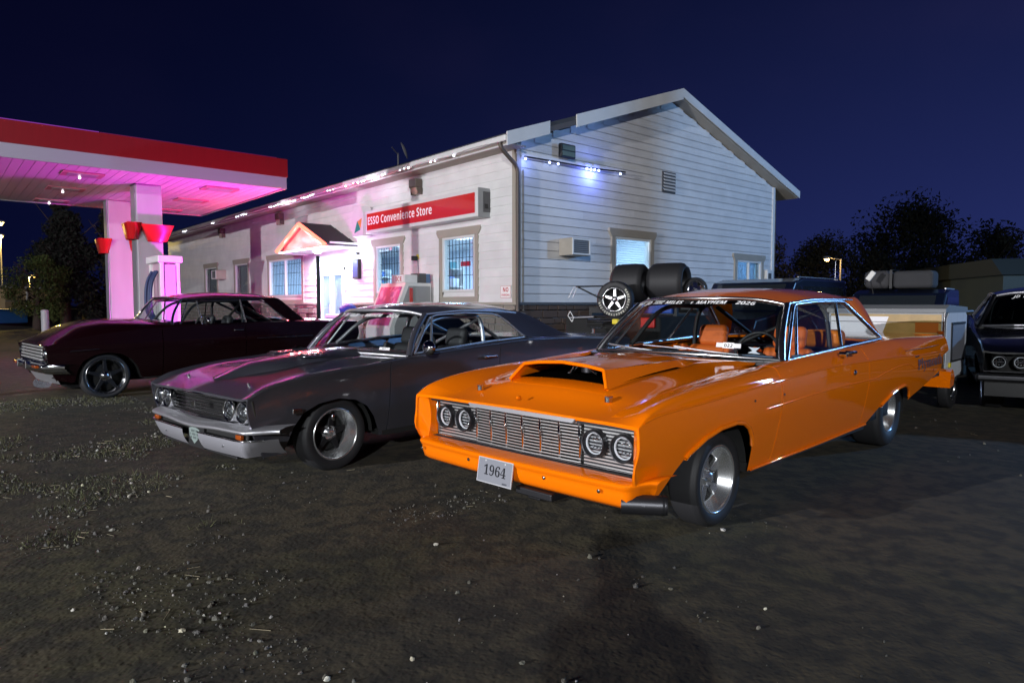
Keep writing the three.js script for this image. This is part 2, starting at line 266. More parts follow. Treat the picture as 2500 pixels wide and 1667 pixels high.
const curtainDim = S(0.35, 0.36, 0.4, 0.9), curtain = P(0.75, 0.8, 0.9, 0.95, { transmission: 0.45, thickness: 0 });
makeWindow(-32.52, 1.65, 1.65, 1.35, true, { back: curtainDim });
makeWindow(-28.55, 1.65, 1.5, 1.35, true, { back: curtainDim });
makeWindow(13.86, 1.55, 1.44, 1.5, false, { slats: 0.8, bars: false });
makeWindow(19.56, 1.7, 1.44, 1.0, false, { mid: true, back: curtain });
// sales room
{
  const room = S(0.62, 0.68, 0.76, 0.8), z0 = -26.6, z1 = -11.6, x1 = 15.5, y1 = 3.4;
  sp('interior_wall', [box(x1, x1 + 0.1, 0, y1, z0, z1), box(XF + 0.18, x1, 0, y1, z0 - 0.1, z0)], room);
  sp('ceiling', [box(XF + 0.18, x1, y1, y1 + 0.05, z0, z1)], M.white);
  sp('interior_floor', [box(XF + 0.18, x1, 0.1, 0.14, z0, z1)], S(0.4, 0.42, 0.45, 0.5));
  for (const [x, z] of [[12.2, -13.6], [12.2, -17.0], [12.2, -20.5], [12.2, -24.0], [14.2, -12.5]]) {
    const t = thing('ceiling_light', `lit ceiling panel inside the shop ${x > 14 ? 'close behind the large gable window' : z > -14 ? 'behind the window nearest the corner' : z > -18 ? 'behind the second window from the corner' : z > -22 ? 'behind the double doors' : 'behind the wide barred window'}`, 'ceiling light', [x, 3.36, z]);
    part('panel', box(-0.6, 0.6, 0, 0.03, -0.3, 0.3), glow(0.75, 0.86, 1, 3), t);
    const l = new THREE.RectAreaLight(lin(0.45, 0.7, 1), x > 14 ? 26 : 110, 1.2, 0.6); l.position.set(0, -0.03, 0); l.rotation.x = -Math.PI / 2; t.add(l);
  }
  const goods = [S(0.1, 0.2, 0.5, 0.5), S(0.5, 0.5, 0.55, 0.5), S(0.35, 0.05, 0.08, 0.5), S(0.05, 0.08, 0.2, 0.5), S(0.6, 0.62, 0.7, 0.5), S(0.12, 0.3, 0.35, 0.5)];
  for (const [z, len, x] of [[-12.9, 1.6, 13.4], [-15.6, 3.0, 13.6], [-16.6, 1.5, 11.6], [-23.9, 3.2, 13]]) {
    const t = thing('store_shelf', `shop shelf of packets seen through the ${z > -13 ? 'right part of the window nearest the corner' : z > -16 ? 'left part of the window nearest the corner' : z > -20 ? 'second window from the corner' : 'wide barred window'}`, 'shelf', [x, 0.14, z]);
    part('rack', [box(0.2, 0.24, 0, 2.5, -len / 2, len / 2), ...[0.2, 0.7, 1.2, 1.7, 2.2].map((y) => box(-0.2, 0.2, y, y + 0.03, -len / 2, len / 2))], M.white, t);
    for (const y of [0.23, 0.73, 1.23, 1.73, 2.23]) for (let k = -len / 2 + 0.05; k < len / 2 - 0.15; ) { const w = rr(0.1, 0.26); part('packet', box(-0.18, 0.05, y, y + rr(0.18, 0.4), k, k + w - 0.015), goods[(rnd() * 6) | 0], t); k += w; }
  }
  // small room at the right
  sp('interior_wall', [box(18.3, 20.9, 0.8, 3.2, ZG - 1.6, ZG - 1.55)], room);
  const t = thing('ceiling_light', 'lit ceiling lamp behind the small blue gable window', 'ceiling light', [19.56, 2.95, ZG - 0.9]); part('panel', box(-0.3, 0.3, 0, 0.03, -0.15, 0.15), glow(0.5, 0.75, 1, 2), t);
  const l = new THREE.RectAreaLight(lin(0.25, 0.6, 1), 60, 0.6, 0.3); l.position.set(0, -0.03, 0); l.rotation.x = -Math.PI / 2; t.add(l);
  const poster = thing('open_sign', 'small red sign hung inside the window nearest the corner', 'sign', [XF + 0.3, 2.35, -13.55]); part('plate', rbox(-0.02, 0, -0.06, 0.06, -0.2, 0.2, 0.01), glow(0.5, 0.02, 0.05, 1), poster);
}
// double doors under the porch
{
  const z0 = -21.14, z1 = -19.48;
  for (const [a, b, side] of [[z0, -20.32, 1], [-20.30, z1, -1]]) {
    const d = new THREE.Group(); d.name = 'door'; d.position.set(XF - SP[0], 0, (a + b) / 2 - SP[2]); store.add(d); const w = (b - a) / 2;
    part('frame', [box(-0.03, 0.05, 0.05, 0.2, -w, w), box(-0.03, 0.05, 2.28, 2.39, -w, w), box(-0.03, 0.05, 0.2, 2.28, -w, -w + 0.1), box(-0.03, 0.05, 0.2, 2.28, w - 0.1, w)], M.white, d);
    part('pane', box(0.008, 0.012, 0.2, 2.28, -w + 0.1, w - 0.1), M.glass, d);
    for (let k = -w + 0.17; k < w - 0.1; k += 0.09) part('bar', box(0.05, 0.062, 0.2, 2.28, k - 0.008, k + 0.008), M.white, d);
    part('handle', [cyl(0.014, 0.014, [-0.08, 0.95, side * (w - 0.06)], [-0.08, 1.35, side * (w - 0.06)], 8)], M.polished, d);
  }
  sp('door_frame', [box(XF - 0.04, XF + 0.06, 0.02, 2.5, z0 - 0.1, z0 - 0.002), box(XF - 0.04, XF + 0.06, 0.02, 2.5, z1 + 0.002, z1 + 0.1), box(XF - 0.04, XF + 0.06, 2.402, 2.52, z0 - 0.1, z1 + 0.1)], M.white);
}
// entrance porch with neon edge
{
  const x0 = 8.95, zc = -20.33, hw = 1.78, ye = 3.06, ya = 3.8;
  const p = thing('entrance_porch', 'small gabled porch roof over the shop doors edged with red neon', 'porch roof', [x0, 0, zc]);
  const slope = (s) => { const g = poly([[0, ya], [s * hw, ye], [s * hw, ye + 0.07], [0, ya + 0.08]], 1.06); g.rotateY(Math.PI / 2); g.scale(1, 1, -1); const q = flat(g); q.translate(-0.12, 0, 0); q.computeVertexNormals(); return q; };
  const two = new THREE.MeshStandardMaterial({ color: lin(0.045, 0.04, 0.045), roughness: 0.85, side: THREE.DoubleSide });
  part('roof', slope(1), two, p); part('roof', slope(-1), two, p);
  const pan = poly([[-hw + 0.12, ye + 0.02], [hw - 0.12, ye + 0.02], [0, ya - 0.03]], 0.05); pan.rotateY(Math.PI / 2); part('gable_panel', pan, S(0.72, 0.2, 0.15, 0.5), p);  // gable panel: red of the neon glow is put into its colour
  part('soffit', box(0.02, 0.93, ye - 0.03, ye + 0.01, -hw + 0.03, hw - 0.03), M.white, p);
  part('fascia', box(0.02, 0.93, ye - 0.06, ye + 0.12, hw - 0.028, hw - 0.002), M.white, p); part('fascia', box(0.02, 0.93, ye - 0.06, ye + 0.12, -hw + 0.002, -hw + 0.028), M.white, p);
  const neon = glow(1, 0.17, 0.11, 3.4);
  for (const s of [1, -1]) part('neon_tube', cyl(0.065, 0.065, [-0.15, ye + 0.02, s * hw], [-0.15, ya + 0.02, 0], 10), neon, p);
  part('led_strip', box(-0.1, -0.06, ye - 0.05, ye - 0.01, -hw + 0.05, hw - 0.05), glow(0.75, 0.82, 1, 5), p);
  for (const k of [-1.1, -0.4, 0.4, 1.1]) pointLight(p, -0.28, ye + 0.45 - Math.abs(k) * 0.3, k, lin(1, 0.05, 0.06), 14, 0.05);
  part('lamp', sph(0.13, 0.45, ye - 0.05, 0, 1, 0.6, 1), glow(0.8, 0.88, 1, 14), p);
  const l = new THREE.RectAreaLight(lin(0.66, 0.78, 1), 150, 0.5, 1.6); l.position.set(0.45, ye - 0.16, 0); l.rotation.x = -Math.PI / 2; p.add(l);
}
// things fixed to the store
function wallpack(pos, turn, label) {
  const t = thing('wall_light', label, 'wall light', pos, turn, undefined);
  const b = poly([[-0.17, -0.2], [0.17, -0.2], [0.17, 0.2], [-0.17, 0.2]], 0.1); part('housing', [rbox(-0.17, 0.17, -0.02, 0.2, 0.01, 0.22, 0.02), box(-0.17, -0.14, -0.2, -0.022, 0.01, 0.16), box(0.14, 0.17, -0.2, -0.022, 0.01, 0.16)], M.brownMetal, t);
  const lensG = poly([[0.012, -0.19], [0.12, -0.19], [0.2, -0.025], [0.012, -0.025]], 0.276); lensG.rotateY(-Math.PI / 2); lensG.translate(0.138, 0, 0); part('lens', lensG, S(0.35, 0.3, 0.24, 0.3), t);
}
wallpack([XF - 0.02, 4.4, -15.15], -Math.PI / 2, 'bronze wall light high on the front wall above the red shop sign');
wallpack([XF - 0.02, 4.42, -24.2], -Math.PI / 2, 'bronze wall light high on the front wall left of the neon porch');
wallpack([XF - 0.02, 4.42, -30.6], -Math.PI / 2, 'bronze wall light high on the front wall farthest left near the canopy');
{
  const t = thing('flood_light', 'dark twin flood light under the left slope of the gable end', 'flood light', [11.31, 4.87, ZG + 0.02]);
  part('housing', [rbox(-0.24, 0.24, -0.16, 0.16, 0.05, 0.16, 0.03)], M.trim, t); part('lens', [box(-0.2, 0.2, 0.015, 0.12, 0.162, 0.17), box(-0.2, 0.2, -0.12, -0.015, 0.162, 0.17)], S(0.14, 0.2, 0.19, 0.15), t); part('bracket', box(-0.05, 0.05, -0.05, 0.05, 0, 0.05), M.trim, t);
}
function acUnit(pos, turn, label, w, h) {
  const t = thing('air_conditioner', label, 'air conditioner', pos, turn);
  part('case', [rbox(-w / 2, w / 2, -h / 2, h / 2, 0, 0.42, 0.015)], M.tan, t);
  part('grille_frame', [box(-w / 2 + 0.01, w / 2 - 0.01, h / 2 - 0.05, h / 2 - 0.012, 0.42, 0.44), box(-w / 2 + 0.01, w / 2 - 0.01, -h / 2 + 0.012, -h / 2 + 0.05, 0.42, 0.44), box(-w / 2 + 0.01, -w / 2 + 0.05, -h / 2 + 0.05, h / 2 - 0.05, 0.42, 0.44), box(w / 2 - 0.05, w / 2 - 0.01, -h / 2 + 0.05, h / 2 - 0.05, 0.42, 0.44)], M.white, t);
  part('grille_back', box(-w / 2 + 0.05, w / 2 - 0.05, -h / 2 + 0.05, h / 2 - 0.05, 0.4205, 0.423), M.greyDark, t);
  for (let y = -h / 2 + 0.08; y < h / 2 - 0.06; y += 0.045) part('fin', box(-w / 2 + 0.05, w / 2 - 0.05, y, y + 0.012, 0.424, 0.436), M.grey, t);
}
acUnit([11.47, 2.67, ZG + 0.02], 0, 'beige window air conditioner sticking out of the gable end', 0.62, 0.4);
acUnit([XF - 0.02, 2.62, -30.75], -Math.PI / 2, 'small beige air conditioner between the two far left windows', 0.6, 0.4);
{
  const t = thing('meter_box', 'small grey meter box right of the blue gable window', 'meter box', [20.62, 2.2, ZG + 0.02]); part('case', rbox(-0.14, 0.14, -0.25, 0.25, 0, 0.12, 0.015), M.white, t); part('window', box(-0.09, 0.09, -0.15, 0.14, 0.121, 0.13), M.greyDark, t);
}
// main sign
{
  const x = 9.5, z0 = -17.33, z1 = -12.32, y0 = 3.43, y1 = 3.89;
  const t = thing('shop_sign', 'long red light box sign reading ESSO Convenience Store on the front wall', 'sign', [x, 0, (z0 + z1) / 2]); const h = (z1 - z0) / 2, m = 0.09;
  part('frame', [rbox(0.02, 0.36, y0 - m, y1 + m, -h - m, h + m, 0.02)], M.white, t);
  const tt = textTex(2048, 188, (c, w, hh) => { c.fillStyle = '#cc1f1c'; c.fillRect(0, 0, w, hh); c.fillStyle = '#fff'; c.textBaseline = 'alphabetic'; c.save(); c.scale(0.92, 1); c.font = 'bold 124px sans-serif'; c.fillText('ESSO Convenience Store', 14, 128); c.restore(); });
  const face = new THREE.PlaneGeometry(h * 2, y1 - y0); face.rotateY(-Math.PI / 2); face.translate(0.012, (y0 + y1) / 2, 0); part('face', face, new THREE.MeshPhysicalMaterial({ map: tt, roughness: 0.4, clearcoat: 0.3 }), t);
  part('end_cap', [box(0.03, 0.38, y0 - m - 0.01, y1 + m + 0.01, h + m + 0.003, h + m + 0.03)], M.grey, t);
  part('end_plate', [box(0.16, 0.36, y0 + 0.02, y1 + 0.02, h + m + 0.032, h + m + 0.045)], M.greyDark, t); part('socket', [box(0.2, 0.28, y0 + 0.1, y0 + 0.2, h + m + 0.046, h + m + 0.06)], M.trim, t);
  const s2 = thing('logo_sign', 'white rounded emblem box with orange and green shape left of the red sign', 'sign', [9.45, 0, -17.78]);
  const o = poly([[-0.34, 3.3], [0.3, 3.3], [0.3, 3.95], [0.18, 4.16], [-0.2, 4.16], [-0.34, 3.95]], 0.3); o.rotateY(-Math.PI / 2); o.translate(0.32, 0, 0); part('case', o, M.white, s2);
  const a = poly([[0.0, 3.72], [0.24, 3.8], [0.16, 3.52]], 0.01); a.rotateY(-Math.PI / 2); a.translate(0.018, 0, 0); part('emblem', a, S(0.75, 0.3, 0.08, 0.5), s2);
  const b = poly([[-0.2, 3.4], [0.15, 3.48], [-0.02, 3.74]], 0.01); b.rotateY(-Math.PI / 2); b.translate(0.018, 0, 0); part('emblem', b, S(0.02, 0.3, 0.2, 0.5), s2);
}
{
  const t = thing('parking_sign', 'small white NO PARKING sign with red letters beside the building corner', 'sign', [XF - 0.03, 1.62, -11.62]);
  const tx = textTex(256, 200, (c, w, h) => { c.fillStyle = '#f4f0ee'; c.fillRect(0, 0, w, h); c.strokeStyle = '#b03030'; c.lineWidth = 5; c.strokeRect(6, 6, w - 12, h - 12); c.fillStyle = '#b8221f'; c.textAlign = 'center'; c.font = 'bold 96px sans-serif'; c.fillText('NO', w / 2, 98); c.font = 'bold 46px sans-serif'; c.fillText('PARKING', w / 2, 164); });
  const g = new THREE.PlaneGeometry(0.36, 0.28); g.rotateY(-Math.PI / 2); g.translate(-0.011, 0, 0); part('face', g, new THREE.MeshStandardMaterial({ map: tx, roughness: 0.5 }), t); part('plate', box(-0.01, 0.004, -0.14, 0.14, -0.18, 0.18), M.white, t);
}
{
  const t = thing('notice_box', 'dark framed notice box on the wall right of the shop doors', 'notice box', [XF - 0.03, 2.4, -18.52]); part('frame', rbox(-0.1, 0, -0.3, 0.3, -0.19, 0.19, 0.01), M.trim, t); part('face', box(-0.104, -0.1, -0.24, 0.24, -0.15, 0.15), S(0.1, 0.12, 0.25, 0.2), t);
  const l = thing('wall_lamp', 'bright white wall lamp above the dark notice box', 'wall lamp', [XF - 0.03, 2.86, -18.45]); part('bracket', box(-0.2, 0, -0.03, 0.03, -0.03, 0.03), M.trim, l); part('globe', sph(0.08, -0.2, -0.02, 0), glow(0.8, 0.87, 1, 16), l); pointLight(l, -0.2, -0.02, 0, lin(0.7, 0.8, 1), 8, 0.08);
  const c = thing('security_camera', 'small black camera with hanging cable between the two front windows', 'camera', [XF - 0.03, 2.55, -15.2]); part('body', [rbox(-0.2, -0.04, -0.06, 0.06, -0.05, 0.05, 0.02)], M.trim, c); part('bracket', box(-0.05, 0, -0.02, 0.1, -0.02, 0.02), M.yellow, c); part('cable', tube([[-0.03, -0.06, 0.02], [-0.02, -0.5, 0.05], [-0.02, -1.0, 0.08], [-0.02, -1.15, 0.08]], 0.008), M.greyDark, c);
}
// strings of little lamps
{
  const s = thing('string_lights', 'string of small white lamps along the front gutter', 'string lights', [9.24, 4.78, -25]);
  const bulb = glow(0.82, 0.88, 1, 7), geo = new THREE.SphereGeometry(0.026, 10, 8), pts = [];
  for (let z = 13.8; z > -13.5; z -= 0.9) pts.push([0, 0.02 * Math.sin(z * 3), z]); part('cord', tube(pts, 0.006, true, 120, 5), M.white, s);
  const put = (z, big) => { const m = part('bulb', geo, bulb, s); m.position.set(-0.01, -0.03 + 0.015 * Math.sin(z * 7), z); m.scale.setScalar(big); };
  for (const [a, b, n] of [[-9.5, -8.9, 3], [-5.2, -5.0, 2], [-2.2, -1.1, 5], [1.2, 3.4, 12], [3.9, 4.8, 6], [5.8, 6.2, 3], [7.0, 7.4, 2], [7.7, 9.2, 9], [9.9, 10.3, 3], [11.3, 11.5, 2], [12.2, 12.3, 1]]) for (let i = 0; i < n; i++) put(lerp(a, b, n > 1 ? i / (n - 1) : 0.5) + rr(-0.04, 0.04), rr(0.6, 1.15));
  pointLight(s, -0.12, -0.12, 2.4, lin(0.8, 0.85, 1), 0.7, 0.05); pointLight(s, -0.12, -0.12, 8.4, lin(0.8, 0.85, 1), 0.7, 0.05);
  const q = thing('light_rail', 'short dark rail of blue white lamps on the gable end', 'string lights', [10.0, 4.57, ZG + 0.12]);
  part('rail', tube([[0, 0, 0], [1.1, 0.02, 0], [2.2, 0.03, 0], [3.4, 0.09, 0]], 0.02, true, 40), M.trim, q);
  const bb = glow(0.4, 0.5, 1, 12);
  for (const x of [0.02, 0.75, 1.02, 1.98, 2.12, 2.25, 2.4, 3.2]) { const m = part('bulb', geo, bb, q); m.position.set(x, -0.045 + x * 0.02, 0.01); }
  pointLight(q, 2.2, -0.12, 0.1, lin(0.12, 0.18, 1), 1.6, 0.03); pointLight(q, 0.05, -0.12, 0.1, lin(0.2, 0.3, 1), 0.35, 0.03);
}
{
  const d = thing('satellite_dish', 'small pale satellite dish standing on the front slope of the roof', 'satellite dish', [10.6, 5.42, -17.4]);
  part('mast', cyl(0.025, 0.025, [0, -0.25, 0], [0, 0.35, 0], 8), M.greyDark, d); const g = new THREE.SphereGeometry(0.34, 20, 10, 0, Math.PI * 2, 0, 0.85); g.scale(1, 0.45, 1); g.rotateZ(Math.PI / 2 - 0.35); g.rotateY(-0.75 + Math.PI); g.translate(0.1, 0.4, 0); part('reflector', g, new THREE.MeshStandardMaterial({ color: lin(0.6, 0.58, 0.54), roughness: 0.5, side: THREE.DoubleSide }), d); part('arm', cyl(0.012, 0.012, [0, 0.3, 0], [-0.3, 0.45, 0.15], 6), M.greyDark, d);
}
// ice freezer, bins, perforated post
{
  const t = thing('ice_freezer', 'white slant fronted ice freezer with a pink poster in front of the shop wall', 'ice freezer', [9.0, 0, -15.1]);
  const g = poly([[-0.45, 0.12], [0.78, 0.12], [0.78, 1.88], [0.02, 1.88], [-0.45, 0.75]], 1.2); g.translate(0, 0, -0.6); part('cabinet', g, M.white, t);
  const side = poly([[-0.32, 0.2], [0.74, 0.2], [0.74, 1.8], [0.1, 1.8], [-0.32, 0.8]], 0.012); side.translate(0, 0, 0.602); part('side_panel', side, M.grey, t);
  const tx = textTex(256, 256, (c, w, h) => { const G = c.createLinearGradient(0, 0, w, h); c.fillStyle = '#b04a86'; c.fillRect(0, 0, w, h); for (let i = 0; i < 60; i++) { c.fillStyle = ['#d98fc0', '#8a3f96', '#c7507a', '#e6b7da'][i % 4]; c.globalAlpha = 0.5; c.beginPath(); c.ellipse(rnd() * w, rnd() * h, 8 + rnd() * 26, 6 + rnd() * 16, rnd() * 3, 0, 7); c.fill(); } });
  const pl = new THREE.PlaneGeometry(1.02, 1.05); pl.rotateY(-Math.PI / 2); const q = flat(pl); q.rotateZ(-Math.atan2(0.47, 1.13)); q.translate(-0.23, 1.3, 0); part('poster', q, new THREE.MeshStandardMaterial({ map: tx, roughness: 0.4 }), t);
  part('handle', box(0.12, 0.2, 1.3, 1.75, 0.616, 0.64), M.red, t); part('base', box(-0.4, 0.74, 0, 0.118, -0.56, 0.56), M.trim, t);
  const b = thing('ice_box', 'small white box lettered ICE lying on the slant fronted freezer', 'box', [9.3, 1.884, -14.85]); part('case', rbox(-0.28, 0.1, 0, 0.2, -0.32, 0.3, 0.015), M.white, b);
  const ix = textTex(256, 128, (c, w, h) => { c.fillStyle = '#eeeaea'; c.fillRect(0, 0, w, h); c.fillStyle = '#b01c24'; c.font = 'bold 108px sans-serif'; c.textAlign = 'center'; c.fillText('ICE', w / 2, 104); }); const ip = new THREE.PlaneGeometry(0.46, 0.18); ip.rotateY(-Math.PI / 2); ip.translate(-0.284, 0.1, 0.02); part('lettering', ip, new THREE.MeshStandardMaterial({ map: ix, roughness: 0.5 }), b);
  const e = thing('carton', 'grey and blue carton standing at the right end on the freezer', 'carton', [9.62, 1.884, -14.7]); part('case', box(-0.2, 0.02, 0, 0.24, -0.2, 0.18), M.greyDark, e); part('sleeve', box(0.022, 0.15, 0, 0.23, -0.2, 0.18), S(0.08, 0.16, 0.3, 0.5), e);
  const n = thing('newspaper_rack', 'white and blue rack right of the shop doors partly hidden by the roof', 'rack', [8.95, 0, -17.6]); part('cabinet', rbox(-0.2, 0.3, 0, 1.05, -0.9, 0.5, 0.03), M.white, n); part('panel', box(-0.206, -0.2, 0.35, 0.95, -0.8, 0.4), S(0.02, 0.05, 0.2, 0.4), n);
  const u = thing('tarp_bundle', 'crumpled blue tarpaulin bundle lying on the white rack', 'tarpaulin', [8.98, 1.05, -17.5]); const bg = new THREE.IcosahedronGeometry(0.34, 4); { const p = bg.attributes.position; for (let i = 0; i < p.count; i++) { const k = 0.75 + 0.4 * fbm(p.getX(i) * 5 + 9, p.getY(i) * 5 + p.getZ(i) * 4 + 9, 64, 3, 3); p.setXYZ(i, p.getX(i) * k * 0.6, Math.max(0, p.getY(i) * k * 0.55 + 0.14), p.getZ(i) * k * 1.3); } bg.computeVertexNormals(); } part('cloth', bg, S(0.015, 0.05, 0.32, 0.6), u);
  const p = thing('perforated_post', 'black perforated steel sign post standing before the neon porch', 'post', [6.13, 0, -13.21], 0.4);
  const holes = []; for (let y = 0.3; y < 2.28; y += 0.1) { const h = []; for (let k = 0; k < 8; k++) h.push([0.011 * Math.cos(k * Math.PI / 4), y + 0.011 * Math.sin(k * Math.PI / 4)]); holes.push(h); }
  const s = poly(rectPts(-0.035, 0.035, 0, 2.34), 0.004, holes); part('face_plate', s, M.trim, p); part('flange', [box(-0.035, -0.031, 0, 2.34, -0.04, -0.001), box(0.031, 0.035, 0, 2.34, -0.04, -0.001)], M.trim, p);
}

// ---------------------------------------------------------------- fuel canopy and pump
{
  const X0 = -7, X1 = 7.26, Z0 = -24.85, Z1 = -17.5, yb = 4.4, cx = (X0 + X1) / 2, cz = (Z0 + Z1) / 2;
  const t = thing('fuel_canopy', 'flat fuel station canopy with red and pale grey fascia on two columns', 'canopy', [cx, 0, cz]);
  const q = (name, geo, mat, data) => { const g = join(geo); g.translate(-cx, 0, -cz); return part(name, g, mat, t, data); };
  const band = (y0, y1, e) => [box(X0 - e, X1 + e, y0, y1, Z1 - 0.04, Z1 + e), box(X0 - e, X1 + e, y0, y1, Z0 - e, Z0 + 0.04), box(X1 - 0.04, X1 + e, y0, y1, Z0 + 0.042, Z1 - 0.042), box(X0 - e, X0 + 0.04, y0, y1, Z0 + 0.042, Z1 - 0.042)];
  q('red_band', band(4.67, 5.14, 0.025).map(metreUV), M.canopyRed); q('grey_band', band(yb - 0.03, 4.668, 0), M.silver);
  q('deck', box(X0 + 0.05, X1 - 0.05, 4.9, 5.0, Z0 + 0.05, Z1 - 0.05), M.greyDark);
  const pm = [S(0.7, 0.68, 0.7, 0.45), S(0.64, 0.62, 0.65, 0.5)];
  let k = 0; for (let x = X0 + 0.06; x < X1 - 0.1; x += 0.2, k++) q('soffit_plank', box(x, Math.min(x + 0.188, X1 - 0.045), yb, yb + 0.02, Z0 + 0.045, Z1 - 0.045), pm[k % 2]);
  q('soffit_backing', box(X0 + 0.05, X1 - 0.05, yb + 0.026, yb + 0.04, Z0 + 0.045, Z1 - 0.045), M.greyDark);
  q('led_edge', [box(X0, 3.0, 5.142, 5.16, Z1 - 0.02, Z1 + 0.015)], glow(0.32, 0.05, 0.5, 0.7)); q('led_edge', [box(3.02, 7.0, 5.142, 5.155, Z1 - 0.02, Z1 + 0.012)], glow(0.3, 0.02, 0.22, 0.35));
  for (const z of [-18.75, -21.35, -24.1]) for (const x of [2.85, 5.95]) { q('light_frame', box(x - 0.42, x + 0.42, yb - 0.035, yb - 0.002, z - 0.3, z + 0.3), S(0.5, 0.2, 0.25, 0.5)); q('light_glass', box(x - 0.3, x + 0.3, yb - 0.045, yb - 0.036, z - 0.2, z + 0.2), S(0.4, 0.38, 0.4, 0.3)); }
  for (const z of [-18.95, -21.6, -24.3]) q('bulb', sph(0.028, 2.82, yb - 0.07, z), glow(1, 0.85, 0.95, 5));
  for (const z of [-19.3, -22.85]) {
    q('column', rbox(4.08, 4.68, 0, yb - 0.003, z - 0.55, z, 0.02), S(0.4, 0.39, 0.42, 0.5, { map: texSoft }));
    q('corner_strip', box(4.055, 4.078, 0, yb - 0.003, z - 0.5, z - 0.05), M.silver);
  }
  q('island', [rbox(3.6, 5.2, 0, 0.16, -24.4, -17.6, 0.05)], M.grey);
  // red flared holders on the columns
  const holder = (x, y, z, rot, label) => { const h = thing('flared_holder', label, 'sign holder', [x, y, z], rot); const g = new THREE.CylinderGeometry(0.52, 0.3, 0.42, 4, 1, true); g.rotateY(Math.PI / 4); g.scale(1, 1, 0.45); const m = new THREE.MeshPhysicalMaterial({ color: lin(0.5, 0.008, 0.012), roughness: 0.35, clearcoat: 0.5, side: THREE.DoubleSide }); part('shell', flat(g), m, h); part('back_plate', box(-0.22, 0.22, -0.2, 0.2, -0.02, 0.0), M.greyDark, h); };
  holder(4.5, 3.15, -19.14, 0, 'red flared tray on the nearer canopy column facing the cars'); holder(4.0, 3.2, -19.5, -Math.PI / 2, 'red flared tray on the left side of the nearer canopy column');
  holder(3.98, 3.05, -23.1, -Math.PI / 2, 'red flared tray on the left side of the farther canopy column'); holder(4.76, 3.05, -23.1, Math.PI / 2, 'red flared tray on the right side of the farther canopy column');
  const p = thing('fuel_pump', 'white fuel dispenser with blue hoses beside the nearer canopy column', 'fuel pump', [4.48, 0.16, -18.55]);
  part('cabinet', [rbox(-0.2, 0.24, 0, 1.25, -0.55, 0.55, 0.03)], M.white, p); part('post', [rbox(-0.2, -0.12, 1.25, 2.2, 0.42, 0.55, 0.01), rbox(-0.2, -0.12, 1.25, 2.2, -0.55, -0.42, 0.01), rbox(0.16, 0.24, 1.25, 2.2, 0.42, 0.55, 0.01)], M.white, p);
  part('upper_panel', [box(-0.14, 0.2, 1.25, 2.2, -0.4, 0.4)], S(0.55, 0.35, 0.45, 0.4), p); part('end_panel', [box(-0.1, 0.14, 0.5, 2.15, 0.552, 0.565)], S(0.4, 0.42, 0.55, 0.3), p);
  part('top', [rbox(-0.26, 0.3, 2.2, 2.37, -0.6, 0.6, 0.03)], M.white, p);
  for (const z of [-0.2, 0.12, 0.3]) part('hose', tube([[-0.21, 2.0, z], [-0.34, 1.7, z + 0.02], [-0.36, 1.0, z + 0.05], [-0.24, 0.8, z]], 0.035), S(0.02, 0.04, 0.12, 0.5), p);
  const fl = thing('led_flood', 'pink LED flood lamp on a low stand behind the maroon coupe', 'flood lamp', [6.3, 0, -16.1]);
  part('stand', [cyl(0.02, 0.02, [0, 0, 0], [0, 0.7, 0], 8), box(-0.2, 0.2, 0, 0.03, -0.2, 0.2)], M.trim, fl);
  const dir = V(4.4 - 6.3, 3.0 - 0.85, -20.3 + 16.1).normalize();
  const head = new THREE.Group(); head.name = 'lamp_head'; head.position.set(0, 0.85, 0); fl.add(head); head.lookAt(6.3 + dir.x, 0.85 + dir.y, -16.1 + dir.z);
  part('case', rbox(-0.3, 0.3, -0.2, 0.2, -0.08, 0, 0.02), M.trim, head); part('face', box(-0.27, 0.27, -0.17, 0.17, 0.001, 0.006), glow(1, 0.1, 0.6, 6), head);
  const l = new THREE.RectAreaLight(lin(1, 0.04, 0.92), 660, 0.54, 0.34); l.position.set(0, 0, 0.02); l.rotation.y = Math.PI; head.add(l);
  const bo = thing('bollard', 'short pale bollard left of the canopy columns', 'bollard', [2.6, 0, -24.2]); part('post', cyl(0.1, 0.1, [0, 0, 0], [0, 1.15, 0], 16), M.grey, bo); part('cap', sph(0.1, 0, 1.15, 0, 1, 0.4, 1), M.grey, bo);
}

// ---------------------------------------------------------------- cars: x towards the tail, y up, z towards the side the camera sees
function spl(pts) { // monotone cubic through the points, held constant beyond the ends
  const n = pts.length, X = pts.map((p) => p[0]), Y = pts.map((p) => p[1]);
  if (n === 1) return () => Y[0];
  const d = [], m = [];
  for (let i = 0; i < n - 1; i++) d.push((Y[i + 1] - Y[i]) / (X[i + 1] - X[i]));
  m[0] = d[0]; m[n - 1] = d[n - 2];
  for (let i = 1; i < n - 1; i++) m[i] = d[i - 1] * d[i] <= 0 ? 0 : 2 / (1 / d[i - 1] + 1 / d[i]);
  return (x) => { if (x <= X[0]) return Y[0]; if (x >= X[n - 1]) return Y[n - 1]; let i = 0; while (x > X[i + 1]) i++; const h = X[i + 1] - X[i], t = (x - X[i]) / h, t2 = t * t, t3 = t2 * t; return (2 * t3 - 3 * t2 + 1) * Y[i] + (t3 - 2 * t2 + t) * h * m[i] + (-2 * t3 + 3 * t2) * Y[i + 1] + (t3 - t2) * h * m[i + 1]; };
}
const lns = (pts) => (x) => { if (x <= pts[0][0]) return pts[0][1]; for (let i = 1; i < pts.length; i++) if (x <= pts[i][0]) return lerp(pts[i - 1][1], pts[i][1], (x - pts[i - 1][0]) / (pts[i][0] - pts[i - 1][0] || 1)); return pts[pts.length - 1][1]; };
